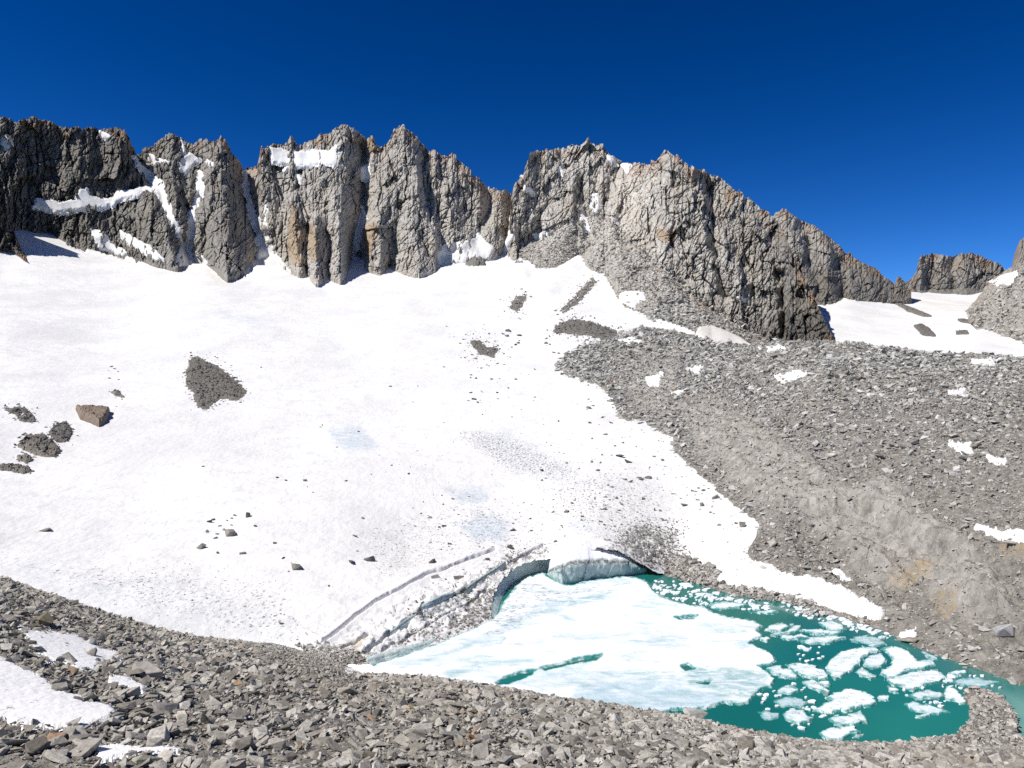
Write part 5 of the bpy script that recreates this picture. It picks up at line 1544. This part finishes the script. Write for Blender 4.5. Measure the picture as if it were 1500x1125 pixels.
# stone field on the right of the glacier
LOT2 = []
ZONES = [([(800, 700), (850, 670), (900, 690), (960, 710), (970, 760), (900, 790), (840, 780), (800, 760)], 150, 3.2), ([(860, 580), (900, 590), (990, 650), (1060, 730), (1020, 750), (960, 700), (880, 650)], 70, 3.4), ([(650, 480), (800, 470), (830, 520), (760, 600), (680, 600)], 40, 3.0), ([(1000, 690), (1100, 770), (1090, 820), (1040, 760)], 30, 3.0)]
PS, SS = [], []
cand = []
for poly, cnt, w in ZONES:
    a = np.array(poly)
    x, y = rg.uniform(a[:, 0].min() - 30, a[:, 0].max() + 30, cnt * 6), rg.uniform(a[:, 1].min() - 20, a[:, 1].max() + 20, cnt * 6)
    sd = poly_sd(x, y, poly)
    k = (rg.random(len(x)) < np.exp(np.minimum(sd, 0) / 14)) & (poly_sd(x, y, MO_EDGE) < -2)
    x, y = x[k][:cnt], y[k][:cnt]
    p = gsurf(x, y)
    s = power(len(x), 2.0, 8.0, 2.6, rg) * p[:, 1] / F
    p[:, 2] += s * .1
    cand += [(p[i], s[i]) for i in range(len(x))]
cand.sort(key=lambda c: -c[1] / c[0][1])
for p, s in cand[:160]:
    LOT2.append(boulder(p, s, MAT_DARK, 'grey stone in the stone field on the right side of the glacier', 'stone', 'stones of the stone field on the right of the glacier', 'stone', tall=.85))
name_by_landmarks(LOT + LOT2, LM_GLA, 'dark stone', 'dark stone', 'single stones scattered on the glacier')
ex = cand[160:]
PS.append(np.array([c[0] for c in ex]))
SS.append(np.array([c[1] for c in ex]))
# dirt-fan stones on the dirty snout, and fine stones sprinkled over the lower ice
for poly, cnt, lo, hi in [([(905, 808), (915, 775), (940, 765), (985, 778), (1000, 805), (985, 838), (940, 832)], 1300, .3, 1.2), ([(640, 935), (690, 872), (735, 850), (728, 905), (700, 922)], 1500, .2, .9), ([(600, 900), (690, 850), (745, 812), (800, 800), (900, 795), (905, 806), (815, 812), (762, 826), (735, 850), (690, 880), (620, 925)], 1500, .25, 1.2),
                          ([(545, 962), (600, 925), (640, 905), (650, 935), (600, 948)], 700, .2, .8), ([(560, 640), (960, 560), (1000, 700), (900, 790), (640, 800)], 260, .4, 1.3), ([(100, 830), (420, 850), (470, 940), (300, 935)], 260, .15, .5),
                          ([(740, 640), (690, 636), (760, 690), (840, 700), (850, 680)], 260, .25, .7)]:
    a = np.array(poly)
    x, y = rg.uniform(a[:, 0].min() - 10, a[:, 0].max() + 10, cnt * 5), rg.uniform(a[:, 1].min() - 8, a[:, 1].max() + 8, cnt * 5)
    sd = poly_sd(x, y, poly)
    k = (rg.random(len(x)) < np.exp(np.minimum(sd, 0) / 11)) & (in_lake(x, y) < -1)
    x, y = x[k][:cnt], y[k][:cnt]
    p = gsurf(x, y)
    s = power(len(x), lo, hi, 2.2, rg)
    p[:, 2] += s * .1
    PS.append(p)
    SS.append(s)
scatter('gravel', np.concatenate(PS), np.concatenate(SS), MAT_DARK, 12, 'small dark stones sprinkled over the lower glacier and its dirty snout')
